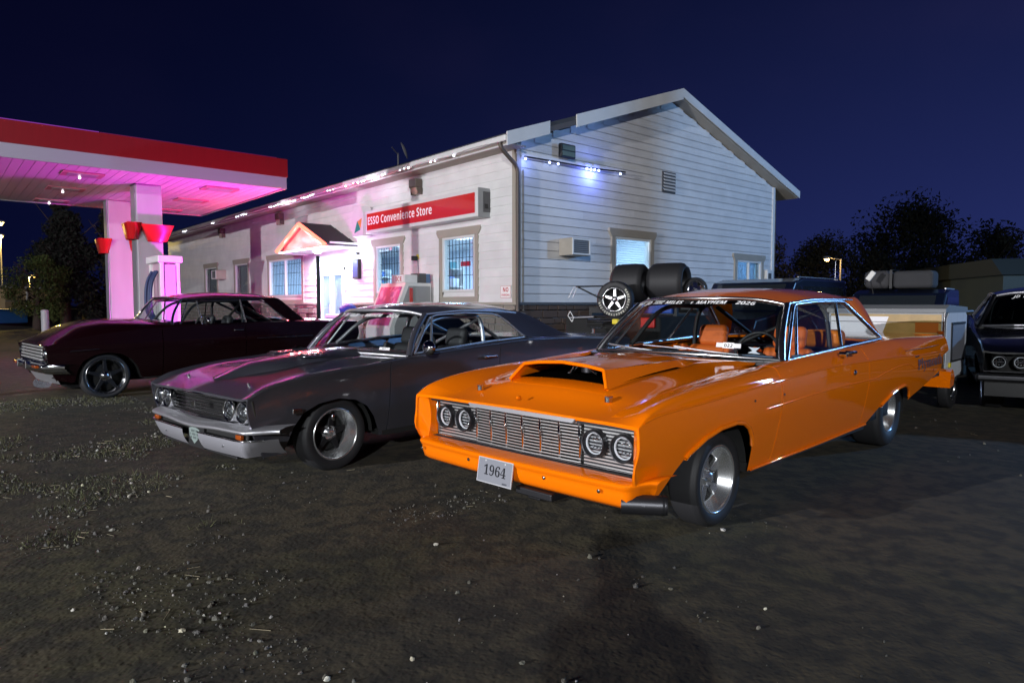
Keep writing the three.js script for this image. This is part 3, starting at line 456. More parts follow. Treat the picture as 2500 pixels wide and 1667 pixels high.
// skin(x, t): t 0..1 lower side up to the crest line, then one unit per upper rail to the centre line
function makeSkin(c) {
  const bottom = lns(c.bottom), up = c.rails.map((r) => ({ z: spl(r.z), y: spl(r.y) })), tuck = c.tuck ?? 0.06, ym = c.belly ?? 0.6, lowz = c.lowz ?? 0;
  const fx = c.front ? spl(c.front) : () => 0, bx = c.back ? spl(c.back) : () => 0, bulge = c.bulge ? spl(c.bulge) : () => 0;
  const cr = (a, b, d, e, t) => { const m1 = (d - a) / 2, m2 = (e - b) / 2, t2 = t * t, t3 = t2 * t; return (2 * t3 - 3 * t2 + 1) * b + (t3 - 2 * t2 + t) * m1 + (-2 * t3 + 3 * t2) * d + (t3 - t2) * m2; };
  return (x, t, s = 1) => {
    let y, z;
    if (t <= 1) { const y0 = bottom(x), y1 = up[0].y(x), zc = up[0].z(x); y = lerp(y0, y1, t); const k = clamp((y1 - y) / Math.max(0.2, y1 - c.base)); z = zc + bulge(k) - lowz * k; }
    else { const k = Math.min(up.length - 2, Math.floor(t - 1)), f = t - 1 - k, g = (i) => up[clamp(i, 0, up.length - 1)]; const sharp = c.sharp ?? []; const i0 = sharp.includes(k) ? k : k - 1, i3 = k + 2 >= up.length ? null : sharp.includes(k + 1) ? k + 1 : k + 2;
      const za = g(i0).z(x), zb = g(k).z(x), zd = g(k + 1).z(x), ze = i3 === null ? -zb : g(i3).z(x), ya = g(i0).y(x), yb = g(k).y(x), yd = g(k + 1).y(x), yee = i3 === null ? yb : g(i3).y(x);
      z = cr(za, zb, zd, ze, f); y = cr(ya, yb, yd, yee, f); }
    const wf = 1 - sstep(c.x0, c.x0 + 0.5, x), wb = sstep(c.x1 - 0.5, c.x1, x);
    return V(x + fx(t) * wf + bx(t) * wb, y, z * s);
  };
}
function panel(skin, x0, x1, t0, t1, o = {}) {
  const gap = o.gap ?? 0.005, xs = []; const a = x0 + gap, b = x1 - gap, n = Math.max(3, Math.round((b - a) / (o.step ?? 0.05)));
  for (let i = 0; i <= n; i++) xs.push(lerp(a, b, i / n));
  for (const e of o.extra ?? []) if (e > a && e < b) xs.push(e);
  xs.sort((p, q) => p - q);
  const X = xs.filter((v, i) => i === 0 || v - xs[i - 1] > 0.0008), bounds = [t0, ...(o.creases ?? []).filter((v) => v > t0 + 1e-4 && v < t1 - 1e-4), t1], out = [];
  for (let q = 0; q < bounds.length - 1; q++) { const ta = bounds[q], tb = bounds[q + 1], nv = Math.max(3, Math.round((tb - ta) * (o.nt ?? 7)));
    const f = (i, j) => skin(X[Math.round(i * (X.length - 1))], lerp(ta, tb, j), 1);
    const g = grid(X.length - 1, nv, f); out.push(g); }
  // turned-in edges
  const inn = 0.018, edge = (pts) => grid(pts.length - 1, 1, (i, j) => { const p = pts[Math.round(i * (pts.length - 1))]; const q = p.clone(); if (j > 0.5) { q.z -= inn * 0.8 * Math.sign(q.z || 1) * (Math.abs(q.z) > 0.3 ? 1 : 0); q.y -= inn; } return q; });
  if (!o.noEdge) { const T = []; for (let k = 0; k <= 24; k++) T.push(lerp(t0, t1, k / 24)); out.push(edge(T.map((t) => skin(X[0], t)))); out.push(edge(T.map((t) => skin(X[X.length - 1], t)))); out.push(edge(X.map((x) => skin(x, t1)))); if (t0 > 0) out.push(edge(X.map((x) => skin(x, t0)))); }
  return out.map(flat);
}
const both = (l) => [...l, ...l.map(mir)];
const dbl = (m) => { const k = m.clone(); k.side = THREE.DoubleSide; return k; };

function wheel(car, x, y, z, r, rimR, w, side, style) {
  const g = new THREE.Group(); g.name = 'wheel'; g.position.set(x, y, z); if (side < 0) g.rotation.y = Math.PI; car.add(g);
  const lat = (pts, seg = 56) => { const q = new THREE.LatheGeometry(pts.map((p) => new THREE.Vector2(...p)), seg); q.rotateX(Math.PI / 2); return q; };
  const h = w / 2, sh = r - rimR;
  part('tyre', lat([[rimR - 0.005, -h * 0.8], [rimR + sh * 0.45, -h], [r - 0.02, -h * 0.88], [r, -h * 0.6], [r, h * 0.6], [r - 0.006, h * 0.74], [r - 0.02, h * 0.88], [rimR + sh * 0.72, h * 0.97], [rimR + sh * 0.45, h], [rimR + sh * 0.2, h * 0.96], [rimR + 0.006, h * 0.88], [rimR - 0.006, h * 0.8]]), M.rubber, g);
  const lip = style.lip ?? 0.02, dish = style.dish ?? 0.05, mat = style.mat ?? M.polished, z0 = h * 0.86, ri = style.ri ?? 0.87;
  part('rim', lat([[rimR * 0.84, -h * 0.8], [rimR * 0.84, z0 - dish - 0.05], [rimR * (ri - 0.02), z0 - dish - 0.02], [rimR * ri, z0 - dish], [rimR * 0.93, z0 - 0.016], [rimR - 0.012, z0 - 0.004], [rimR - 0.006, z0 + 0.006], [rimR + 0.004, z0 + 0.006], [rimR + 0.008, z0 - 0.004]]), dbl(mat), g);
  part('brake', [cyl(rimR * 0.7, rimR * 0.7, [0, 0, -h * 0.5], [0, 0, -h * 0.42], 32), cyl(rimR * 0.86, rimR * 0.86, [0, 0, -h * 0.85], [0, 0, -h * 0.8], 24)], M.under, g);
  const zf = z0 - dish, Ri = rimR * (ri - 0.01), n = style.n ?? 5;
  for (let k = 0; k < n; k++) {
    const a = (k / n) * Math.PI * 2 + (style.turn ?? 0.3), wi = style.wi ?? 0.05, wo = style.wo ?? 0.03;
    const s = new THREE.Shape(); s.moveTo(rimR * 0.22, -wi / 2); s.lineTo(Ri, -wo / 2); s.lineTo(Ri, wo / 2); s.lineTo(rimR * 0.22, wi / 2); s.closePath();
    const q = new THREE.ExtrudeGeometry(s, { depth: 0.02, bevelEnabled: true, bevelThickness: 0.006, bevelSize: 0.004, bevelSegments: 2 }); q.rotateZ(a); q.translate(0, 0, zf - 0.02); part('spoke', q, style.spokeMat ?? mat, g);
  }
  part('hub', [lat([[0.0, zf + 0.03], [rimR * 0.13, zf + 0.03], [rimR * 0.15, zf + 0.015], [rimR * 0.3, zf + 0.004], [rimR * 0.32, zf - 0.02]], 28)], mat, g);
  for (let k = 0; k < 5; k++) { const a = (k / 5) * Math.PI * 2 + 0.6; part('lug_nut', cyl(0.011, 0.009, [Math.cos(a) * rimR * 0.24, Math.sin(a) * rimR * 0.24, zf + 0.004], [Math.cos(a) * rimR * 0.24, Math.sin(a) * rimR * 0.24, zf + 0.028], 6), M.chrome, g); }
  return g;
}
function wheelWell(car, skinZ, x, y, r, ry, top) { // dark inner arch on both sides
  const f = (s) => { const g = grid(20, 1, (i, j) => { const a = Math.PI * i; return V(x + r * Math.cos(a), Math.max(y + ry * Math.sin(a), 0.2), (j ? 0.45 : skinZ - 0.1) * s); }); const k = box(x - r, x + r, 0.27, top, s > 0 ? 0.43 : -0.45, s > 0 ? 0.45 : -0.43); return [flat(g), flat(k)]; };
  part('inner_fender', f(1), dbl(M.under), car); part('inner_fender', f(-1), dbl(M.under), car);
}
function tex_banner() {
  return textTex(2048, 150, (c, w, h) => {
    c.fillStyle = '#f2f2f2'; c.textBaseline = 'alphabetic'; const put = (s, x, y, size, wide, skew = -0.28) => { c.save(); c.translate(x, y); c.transform(1, 0, skew, 1, 0, 0); c.scale(wide, 1); c.font = `bold ${size}px sans-serif`; c.fillText(s, 0, 0); c.restore(); };
    put('JD', 60, 122, 128, 1.0); put('POWER', 268, 70, 56, 1.15); put('CENTRE', 254, 122, 56, 1.0); put('MILES', 520, 122, 118, 0.98); put('F', 1010, 122, 84, 0.9, -0.1); put('MAYHEM', 1098, 122, 118, 0.9); put('2026', 1690, 122, 118, 0.98);
    c.strokeStyle = '#606060'; c.lineWidth = 6; c.beginPath(); c.ellipse(955, 78, 42, 30, -0.2, 0, 7); c.stroke();
  });
}
const bannerTex = tex_banner();
// cabin of a hardtop; g gives the measured corners
function greenhouse(car, g, paint, o = {}) {
  const yR = spl(g.railY), zR = spl(g.railZ), yC = spl(g.crownY), x0 = g.header, x1 = g.rear;
  const roofP = (u, v) => { // u along, v 0 rail .. 1 centre
    const bow = g.bowF * (1 - v) * (1 - v), bowR = g.bowR * (1 - v) * (1 - v), xs = lerp(x0 + bow, x1 - bowR, u);
    const k = Math.pow(v, 0.62), z = zR(xs) * (1 - v), y = yR(xs) + (yC(xs) - yR(xs)) * (1 - Math.pow(1 - v, 2.6)); return V(xs, y, z); };
  const rf = flat(grid(34, 14, (i, j) => roofP(i, j))); part('roof', both([rf]), dbl(paint), car);
  part('headliner', both([flat(grid(10, 6, (i, j) => { const p = roofP(0.03 + 0.94 * i, j); p.y -= 0.03; p.z *= 0.97; return p; }))]), dbl(M.cabin), car);
  // windscreen
  const wsB = (v) => V(lerp(g.wsBase[0], g.wsBaseC[0], 1 - Math.pow(1 - v, 2)), lerp(g.wsBase[1], g.wsBaseC[1], 1 - Math.pow(1 - v, 2)), g.wsBase[2] * (1 - v)), wsT = (v) => { const p = roofP(0, v); p.y -= 0.012; p.x -= 0.004; return p; };
  const wsP = (u, v, off = 0) => { const a = wsB(v), b = wsT(v), p = a.lerp(b, u); p.x -= 0.035 * Math.sin(Math.PI * u) + off; p.y += off * 0.6; return p; };
  part('windscreen', both([flat(grid(8, 14, (i, j) => wsP(i, j)))]), o.glass ?? M.glass, car);
  const trimPts = (f, n = 16) => { const p = []; for (let i = 0; i <= n; i++) p.push(f(i / n)); return p; };
  const full = (f) => [...trimPts((t) => f(t)), ...trimPts((t) => { const q = f(1 - t); q.z = -q.z; return q; }).slice(1)];
  part('windscreen_trim', [tube(full((v) => wsP(0.01, v, 0.006)), 0.012, true, 60), tube(full((v) => wsP(0.995, v, 0.006)), 0.014, true, 60)], o.wsTrim ?? M.brightTrim, car);
  for (const s of [1, -1]) part('windscreen_pillar', tube(trimPts((t) => { const p = wsP(t, 0, 0.004); p.z = (p.z + 0.012) * s; return p; }, 8), o.pillarR ?? 0.024, true, 24), o.pillar ?? M.chrome, car);
  if (o.banner) { const b = o.banner; const gg = grid(30, 3, (i, j) => { const zz = lerp(-1, 1, i) * b.w, v = 1 - Math.abs(zz) / g.wsBase[2], vv = clamp(v), u = lerp(b.u0, b.u1, j), p = wsP(u, vv, 0.012); p.z = (zz < 0 ? -1 : 1) * Math.abs(p.z); return p; }); part('windscreen_banner', gg, decal(bannerTex, { emissive: 0x000000 }), car); }
  // rear pillar with rear quarter, both sides
  const cp = g.cPillar, cf = trimPts((t) => { const a = cp.front, k = t * (a.length - 1), i = Math.min(a.length - 2, Math.floor(k)); return V(...a[i]).lerp(V(...a[i + 1]), k - i); }, 14), cb = trimPts((t) => { const c = new THREE.CatmullRomCurve3(cp.back.map((p) => V(...p))); return c.getPoint(t); }, 14);
  const cgeo = flat(grid(14, 8, (i, j) => { const k = Math.round(i * 14), p = cf[k].clone().lerp(cb[k], j); p.z += 0.012 * Math.sin(Math.PI * j); return p; }));
  part('rear_pillar', cgeo, dbl(paint), car); part('rear_pillar', mir(cgeo), dbl(paint), car);
  // rear window between pillars
  part('rear_window', both([flat(grid(8, 8, (i, j) => { const a = cb[Math.round(i * 14)].clone(), z = a.z * (1 - j); a.x += 0.1 * Math.sin(Math.PI / 2 * j) * (0.3 + i); a.z = z; a.y += (1 - i) * 0.06 * Math.sin(Math.PI / 2 * j); return a; }))]), o.glass ?? M.glass, car);
  // side windows in order: outline pts [x, y, z]
  for (const s of [1, -1]) {
    const W = g.window.map((p) => V(p[0], p[1], p[2] * s)); const c = W.reduce((a, p) => a.add(p), V(0, 0, 0)).multiplyScalar(1 / W.length);
    const pos = []; W.forEach((p, i) => { const q = W[(i + 1) % W.length]; pos.push(c.x, c.y, c.z, p.x, p.y, p.z, q.x, q.y, q.z); });
    const gg = new THREE.BufferGeometry(); gg.setAttribute('position', new THREE.Float32BufferAttribute(pos, 3)); gg.computeVertexNormals(); part('side_window', gg, o.glass ?? M.glass, car);
    const loop = [...W, W[0]].map((p) => p.clone().add(V(0, 0, 0.006 * s))); part('window_trim', tube(loop, o.frameR ?? 0.013, false, 90), o.frame ?? M.brightTrim, car);
    for (const b of g.bars) part('window_bar', tube(b.map((p) => [p[0], p[1], p[2] * s + 0.004 * s]), b.r ?? 0.012, false, 4), o.frame ?? M.brightTrim, car);
    const rail = trimPts((t) => { const p = roofP(lerp(0.0, 0.86, t), 0); p.z = (p.z + 0.004) * s; p.y -= 0.004; return p; }, 14); part('drip_rail', tube(rail, 0.011, true, 40), o.frame ?? M.brightTrim, car);
  }
  return { roofP, wsP, wsB };
}
function seat(car, x, z, m, h = 0.62) {
  const b = new RoundedBoxGeometry(0.14, h, 0.46, 4, 0.065); b.rotateZ(-0.28); b.translate(x + 0.26, 0.42 + h / 2, z);
  const hd = new RoundedBoxGeometry(0.1, 0.2, 0.28, 4, 0.05); hd.rotateZ(-0.28); hd.translate(x + 0.36, 0.5 + h, z);
  const c = new RoundedBoxGeometry(0.5, 0.14, 0.48, 4, 0.06); c.translate(x, 0.42, z);
  const wing = (s) => { const w = new RoundedBoxGeometry(0.2, h * 0.85, 0.05, 3, 0.024); w.rotateZ(-0.28); w.translate(x + 0.2, 0.45 + h / 2, z + s * 0.23); return w; };
  part('seat', [b, hd, c, wing(1), wing(-1)], m, car);
}
function cabinFit(car, o) { // floor, dash, bulkheads, steering wheel, seats, cage
  const { x0, x1, y0, sill, w } = o;
  part('cabin_tub', [box(x0, x1, y0, y0 + 0.03, -w, w), box(x0 - 0.02, x0, y0, sill - 0.02, -w, w), box(x1, x1 + 0.03, y0, sill - 0.02, -w, w), box(x0, x1, y0, sill - 0.05, -w, -w + 0.03), box(x0, x1, y0, sill - 0.05, w - 0.03, w)], M.cabin, car);
  const d = new RoundedBoxGeometry(0.34, 0.16, w * 2 - 0.08, 3, 0.05); d.translate(x0 + 0.2, sill - 0.1, 0); part('dashboard', d, o.dashMat ?? M.cabin, car);
  const st = new THREE.TorusGeometry(0.175, 0.013, 10, 32); st.rotateY(Math.PI / 2); const sq = flat(st); sq.rotateZ(-0.4); sq.translate(x0 + 0.52, sill - 0.02, 0.36); part('steering_wheel', [sq, cyl(0.02, 0.02, [x0 + 0.3, sill - 0.09, 0.36], [x0 + 0.53, sill - 0.02, 0.36], 8), tube([[x0 + 0.5, sill - 0.07, 0.22], [x0 + 0.53, sill - 0.02, 0.36], [x0 + 0.5, sill - 0.07, 0.5]], 0.012)], M.trim, car);
  seat(car, o.seatX, 0.36, o.seat, o.seatH); seat(car, o.seatX, -0.36, o.seat, o.seatH);
  if (o.cage) { const c = o.cage, y = c.y, z = c.z; part('roll_cage', [tube([[c.xm, y0, z + 0.06], [c.xm, sill, z + 0.04], [c.xm, y - 0.06, z - 0.02], [c.xm, y, z - 0.12], [c.xm, y, -z + 0.12], [c.xm, y - 0.06, -z + 0.02], [c.xm, sill, -z - 0.04], [c.xm, y0, -z - 0.06]], 0.022), tube([[c.xm, y - 0.02, z - 0.05], [c.xf, y - 0.06, z - 0.05], [c.xf - 0.3, sill + 0.02, z + 0.05]], 0.02), tube([[c.xm, y - 0.02, -z + 0.05], [c.xf, y - 0.06, -z + 0.05], [c.xf - 0.3, sill + 0.02, -z - 0.05]], 0.02), tube([[c.xm, y - 0.03, 0.4], [c.xr, sill - 0.1, 0.3]], 0.02), tube([[c.xm, y - 0.03, -0.4], [c.xr, sill - 0.1, -0.3]], 0.02), tube([[c.xm, y - 0.05, z - 0.05], [c.xm + 0.05, sill - 0.15, -z + 0.05]], 0.02)], c.mat ?? M.trim, car); }
}
function lamp(car, x, y, z, r, name = 'headlight', led = false) {
  const g = new THREE.Group(); g.name = name; g.position.set(x, y, z); g.rotation.y = -Math.PI / 2; car.add(g); // local z looks forward
  const lat = (pts, m, n) => { const q = new THREE.LatheGeometry(pts.map((p) => new THREE.Vector2(...p)), 36); q.rotateX(Math.PI / 2); part(n, q, m, g); };
  lat([[r * 0.82, -0.01], [r * 0.86, 0.02], [r * 0.93, 0.03], [r, 0.018], [r * 1.02, -0.02]], dbl(led ? M.darkmetal : M.chrome), 'bezel');
  if (led) { lat([[0, -0.03], [r * 0.8, -0.03], [r * 0.82, 0.0]], dbl(M.void), 'bowl'); lat([[r * 0.7, -0.008], [r * 0.72, 0.002], [r * 0.79, 0.002], [r * 0.8, -0.008]], S(0.75, 0.76, 0.78, 0.25), 'halo'); for (const [a, b] of [[-0.28, 0.25], [0.0, 0.3], [0.28, 0.25], [-0.3, -0.3], [0.0, -0.34], [0.3, -0.3], [0, 0]]) part('projector', sph(r * 0.12, a * r * 1.1, b * r * 1.1, -0.02, 1, 1, 0.6, 12), M.chrome, g); part('crossbar', box(-r * 0.62, r * 0.62, -r * 0.06, r * 0.06, -0.028, -0.012), M.darkmetal, g); }
  else { lat([[0, -0.07], [r * 0.4, -0.06], [r * 0.72, -0.035], [r * 0.84, -0.002]], dbl(M.polished), 'reflector'); part('bulb', sph(r * 0.15, 0, 0, -0.03, 1, 1, 1.4, 12), M.satin, g); }
  lat([[0, 0.03], [r * 0.4, 0.027], [r * 0.7, 0.016], [r * 0.84, 0.0]], dbl(M.lens), 'lens');
  return g;
}
function archTrim(car, skin, xa, xb, bottomF, mat, rad = 0.016, out = 0.006) { const pts = []; for (let i = 0; i <= 44; i++) { const x = lerp(xa, xb, i / 44), p = skin(x, 0); pts.push(V(p.x, p.y, p.z + out)); } const t = tube(pts, rad, true, 120, 8); part('arch_trim', [t], mat, car); part('arch_trim', mir(flat(t.clone())), mat, car); }

function creaseBead(car, skin, t, xa, xb, mat, r = 0.006) { const p = []; for (let i = 0; i <= 60; i++) { const q = skin(lerp(xa, xb, i / 60), t); p.push(V(q.x, q.y, q.z - r * 0.35)); } const g = tube(p, r, true, 160, 8); part('body_crease', g, mat, car); part('body_crease', mir(flat(g.clone())), mat, car); }

// ---------------------------------------------------------------- orange coupe
{
  const car = thing('orange_coupe', 'bright orange vintage coupe with big hood scoop and a 1964 plate', 'car', [3.496, 0, -3.047], THREE.MathUtils.degToRad(4.163));
  const bottom = [[-0.95, 0.43], [-0.86, 0.385], [-0.76, 0.345], [-0.7, 0.345], [-0.6, 0.455], [-0.49, 0.545], [-0.34, 0.61], [-0.18, 0.645], [0.0, 0.655], [0.1, 0.64], [0.18, 0.6], [0.24, 0.54], [0.285, 0.45], [0.305, 0.35], [0.312, 0.3], [0.5, 0.3], [2.45, 0.325], [2.55, 0.37], [2.72, 0.445], [2.99, 0.535], [3.2, 0.577], [3.36, 0.588], [3.47, 0.57], [3.55, 0.53], [3.6, 0.48], [3.625, 0.43], [3.64, 0.42], [3.75, 0.45], [4.65, 0.61], [5.3, 0.74]];
  const c = { x0: -0.95, x1: 5.3, base: 0.3, bottom, sharp: [0], lowz: 0.075, bulge: [[0, 0], [0.1, 0.012], [0.35, 0.03], [0.7, 0.02], [1, 0]],
    rails: [
      { z: [[-0.95, 0.9], [-0.3, 0.925], [2, 0.94], [3.9, 0.925], [5.3, 0.87]], y: [[-0.95, 0.735], [-0.89, 0.763], [-0.75, 0.786], [-0.3, 0.81], [0.26, 0.838], [1.74, 0.885], [3.0, 0.87], [3.91, 0.845], [5.3, 0.832]] },
      { z: [[-0.95, 0.865], [0, 0.875], [0.85, 0.862], [3.2, 0.85], [5.3, 0.8]], y: [[-0.95, 0.738], [-0.91, 0.77], [-0.82, 0.812], [-0.6, 0.855], [-0.3, 0.884], [0.3, 0.918], [0.85, 0.95], [1.6, 0.972], [3.17, 1.008], [4, 1.0], [5.3, 0.985]] },
      { z: [[-0.95, 0.64], [0.7, 0.66], [0.95, 0.765], [3.1, 0.765], [3.4, 0.7], [5.3, 0.64]], y: [[-0.95, 0.735], [-0.75, 0.78], [-0.5, 0.826], [0, 0.88], [0.5, 0.91], [0.9, 0.955], [3.1, 1.012], [3.5, 1.02], [5.3, 0.99]] },
      { z: [[-0.95, 0.33]], y: [[-0.95, 0.733], [-0.8, 0.775], [-0.55, 0.85], [0, 0.905], [0.5, 0.93], [0.9, 0.96], [3.4, 1.03], [5.3, 1.0]] },
      { z: [[-0.95, 0]], y: [[-0.95, 0.735], [-0.8, 0.78], [-0.55, 0.86], [0, 0.915], [0.5, 0.94], [0.9, 0.965], [3.4, 1.035], [5.3, 1.0]] }],
    front: [[0, 0.03], [0.15, 0.0], [0.36, -0.02], [0.7, 0.0], [1, 0.0], [2, 0.01], [3, 0.06], [5, 0.085]], back: [[0, -0.55], [0.5, -0.3], [1, -0.06], [2, 0], [5, 0.02]] };
  const skin = makeSkin(c), cr = [1], ex = []; for (const [x] of bottom) ex.push(x);
  for (let k = 0; k <= 30; k++) { ex.push(lerp(-0.72, 0.315, k / 30), lerp(2.45, 3.66, k / 30)); }
  const O = M.orange, D = dbl(O), DX = 0.62, DR = 2.3;
  for (const s of [1, -1]) {
    const m = (l) => (s > 0 ? l : l.map(mir));
    part('front_fender', m(panel(skin, -0.95, DX, 0, 3, { extra: ex, creases: cr, nt: 9 })), D, car);
    const door = part('door', m(panel(skin, DX, DR, 0, 2.55, { creases: cr, nt: 9 })), D, car);
    part('quarter_panel', m(panel(skin, DR, 5.3, 0, 2.6, { extra: ex, creases: cr, nt: 9 })), D, car);
    const zz = s * 0.945; part('handle', [cyl(0.02, 0.02, [1.74, 0.965, s * 0.9], [1.74, 0.965, s * 0.955], 10), rbox(1.74, 1.93, 0.962, 0.985, Math.min(zz, zz + s * 0.024), Math.max(zz, zz + s * 0.024), 0.008), cyl(0.014, 0.014, [1.9, 0.97, s * 0.89], [1.9, 0.97, s * 0.95], 8)], M.chrome, door);
    part('lock', sph(0.022, 1.91, 0.815, s * 0.958, 1, 1, 0.7, 14), M.chrome, door);
    for (const x of [0.2, 0.62]) part('badge_stud', sph(0.008, x, 0.765, s * 0.955, 1.4, 1, 0.6, 8), M.chrome, car);
  }
  part('hood', both(panel(skin, -0.95, 0.78, 3, 5, { nt: 10 })), D, car);
  part('cowl', both(panel(skin, 0.78, 1.15, 2.6, 5, { nt: 6 })), M.black, car);
  part('rear_deck', both(panel(skin, 3.1, 5.3, 2.6, 5, { nt: 8 })), D, car);
  // tail
  part('tail_panel', both([flat(grid(6, 6, (i, j) => { const p = skin(5.3, lerp(0, 5, i)); const q = V(5.2, lerp(0.75, 0.98, i), 0); return p.clone().lerp(V(p.x - 0.0, p.y, 0), j); }))]), D, car);
  const rb = poly([[0, 0], [0.16, 0.02], [0.2, 0.12], [0.12, 0.2], [0.02, 0.18]], 1.9); rb.translate(4.98, 0.42, -0.95); part('rear_bumper', rb, O, car);
  // nose: blades beside the lamps, recess, valance
  for (const s of [1, -1]) {
    const outer = (t) => skin(-0.9465, lerp(0.15, 2.2, t)), tops = 0.72;
    const g1 = flat(grid(16, 4, (i, j) => { const o = outer(i), y = lerp(0.43, 0.735, i), inner = V(-0.9 + 0.02 * Math.sin(i * 3), y, 0.838 - 0.012 * Math.sin(Math.PI * i)); return o.lerp(inner, j); }));
    const g2 = flat(grid(16, 2, (i, j) => { const y = lerp(0.43, 0.735, i); return V(lerp(-0.9 + 0.02 * Math.sin(i * 3), -0.79, j), y, 0.838 - 0.012 * Math.sin(Math.PI * i)); }));
    part('lamp_surround', s > 0 ? [g1, g2] : [mir(g1), mir(g2)], D, car);
    const g3 = flat(grid(10, 3, (i, j) => { const z = lerp(0.62, 0.85, i), a = skin(-0.9465, lerp(3.05, 2.2, i)); return a.lerp(V(-0.86, 0.715, z), j); })); part('fender_nose', s > 0 ? g3 : mir(g3), D, car);
  }
  const lipG = flat(grid(24, 3, (i, j) => { const a = skin(-0.9465, lerp(5, 3, i)); return a.clone().lerp(V(-0.86, 0.708, a.z), j); })); part('hood_lip', both([lipG]), D, car);
  part('nose_trim', poly([[-0.42, 0.703], [0.42, 0.703], [0.44, 0.727], [-0.44, 0.727]], 0.02).rotateY(-Math.PI / 2).translate(-0.862, -0.004, 0), M.satin, car);
  part('nose_trim', [box(-0.87, -0.856, 0.7, 0.714, 0.445, 0.84), box(-0.87, -0.856, 0.7, 0.714, -0.84, -0.445)], M.darkmetal, car);
  part('nose_cavity', [box(-0.76, -0.74, 0.4, 0.72, -0.83, 0.83), box(-0.8, -0.7, 0.3, 0.44, -0.78, 0.78), box(-0.86, -0.76, 0.44, 0.46, -0.84, 0.84)], M.under, car);
  // grille between the lamps: bars one by one, bowed dividers
  const grille = new THREE.Group(); grille.name = 'grille'; car.add(grille);
  const gx = (z) => -0.815 - 0.018 * Math.cos((z / 0.44) * Math.PI * 0.5);
  for (let k = 0; k < 13; k++) { const y = 0.472 + k * 0.0182; part('bar', tube([[gx(-0.43), y, -0.43], [gx(-0.2), y, -0.2], [gx(0), y, 0], [gx(0.2), y, 0.2], [gx(0.43), y, 0.43]], 0.0046, true, 20, 6), M.barBright, grille); }
  for (let k = -3; k <= 3; k++) { const z = k * 0.142; part('divider', tube([[gx(z) + 0.012, 0.702, z - 0.016], [gx(z) - 0.016, 0.61, z + 0.008], [gx(z) - 0.012, 0.585, z + 0.01], [gx(z) + 0.012, 0.462, z - 0.01]], 0.0085, true, 14, 6), M.chrome, grille); }
  for (const s of [1, -1]) {
    part('lamp_plate', [box(-0.798, -0.79, 0.458, 0.708, s > 0 ? 0.44 : -0.83, s > 0 ? 0.83 : -0.44)], M.darkmetal, car);
    for (let k = 0; k < 13; k++) { const y = 0.468 + k * 0.019; part('lamp_plate_rib', box(-0.806, -0.798, y, y + 0.008, s > 0 ? 0.445 : -0.825, s > 0 ? 0.825 : -0.445), M.barBright, grille); }
    for (const z of [0.535, 0.725]) lamp(car, -0.825, 0.595, s * z, 0.077, 'headlight', true);
    part('frame_end', tube([[-0.82, 0.705, s * 0.83], [-0.83, 0.59, s * 0.815], [-0.81, 0.462, s * 0.83]], 0.008), M.chrome, grille);
  }
  part('frame', [tube([[-0.81, 0.458, -0.83], [-0.83, 0.458, 0], [-0.81, 0.458, 0.83]], 0.008), tube([[-0.83, 0.704, -0.83], [-0.845, 0.704, 0], [-0.83, 0.704, 0.83]], 0.006)], M.chrome, grille);
  // painted bumper with shelf, face and swept ends
  { const sec = [[0.17, 0.457], [0.1, 0.46], [0.02, 0.452], [0.0, 0.44], [0.006, 0.425], [0.02, 0.405], [0.025, 0.37], [0.04, 0.33], [0.075, 0.305], [0.12, 0.302]];
    const N = 60, bp = (i, j, lat) => { const z = lerp(-1, 1, i), a = Math.abs(z), k = j * (sec.length - 1), q = Math.min(sec.length - 2, Math.floor(k)), f = k - q; let dx = lerp(sec[q][0], sec[q + 1][0], f), y = lerp(sec[q][1], sec[q + 1][1], f); const end = sstep(0.86, 1, a), x0 = -1.0 + 0.035 * a * a; const low = clamp((0.455 - y) / 0.15);
      const zz = Math.sign(z) * (0.955 * a - 0.11 * low * end); return V(x0 + dx + end * (0.12 + 0.06 * low) - 0.0, y + 0.012 * end * (1 - low) + (a > 0.5 ? 0 : 0), zz); };
    part('bumper', [flat(grid(N, 18, (i, j) => bp(i, j)))], D, car);
    for (const z of [-0.8, -0.33, 0.3, 0.68]) { part('bumper_bolt', sph(0.012, -0.978, 0.392, z, 0.6, 1, 1, 10), M.chrome, car); }
    const pt = textTex(512, 256, (x, w, h) => { x.fillStyle = '#8f9199'; x.fillRect(0, 0, w, h); x.strokeStyle = '#c8c8cc'; x.lineWidth = 8; x.strokeRect(4, 4, w - 8, h - 8); x.fillStyle = '#15161c'; x.font = 'bold 150px serif'; x.textAlign = 'center'; x.fillText('1964', w / 2, 172); x.fillStyle = '#55575f'; x.fillRect(380, 220, 70, 18); for (const X of [110, 400]) { x.fillStyle = '#d8d8d8'; x.beginPath(); x.arc(X, 28, 9, 0, 7); x.fill(); } });
    const pg = new THREE.PlaneGeometry(0.29, 0.145); pg.rotateY(-Math.PI / 2); const q = flat(pg); q.rotateZ(-0.16); q.translate(-1.012, 0.365, -0.06); part('plate', q, new THREE.MeshStandardMaterial({ map: pt, roughness: 0.35, metalness: 0.3 }), car);
    const pb = box(0.001, 0.008, -0.0735, 0.0735, -0.1465, 0.1465); pb.rotateZ(-0.16); pb.translate(-1.012, 0.365, -0.06); part('plate_frame', pb, M.satin, car);
    part('tow_bracket', [rbox(-0.96, -0.8, 0.255, 0.3, 0.06, 0.34, 0.01), rbox(-0.9, -0.78, 0.22, 0.26, 0.1, 0.2, 0.01)], M.darkmetal, car);
    part('exhaust_tip', [cyl(0.05, 0.05, [-0.92, 0.335, 0.78], [-0.79, 0.335, 0.96], 24, true), cyl(0.053, 0.047, [-0.8, 0.335, 0.946], [-0.785, 0.335, 0.967], 24, true)], dbl(M.darkmetal), car);
  }
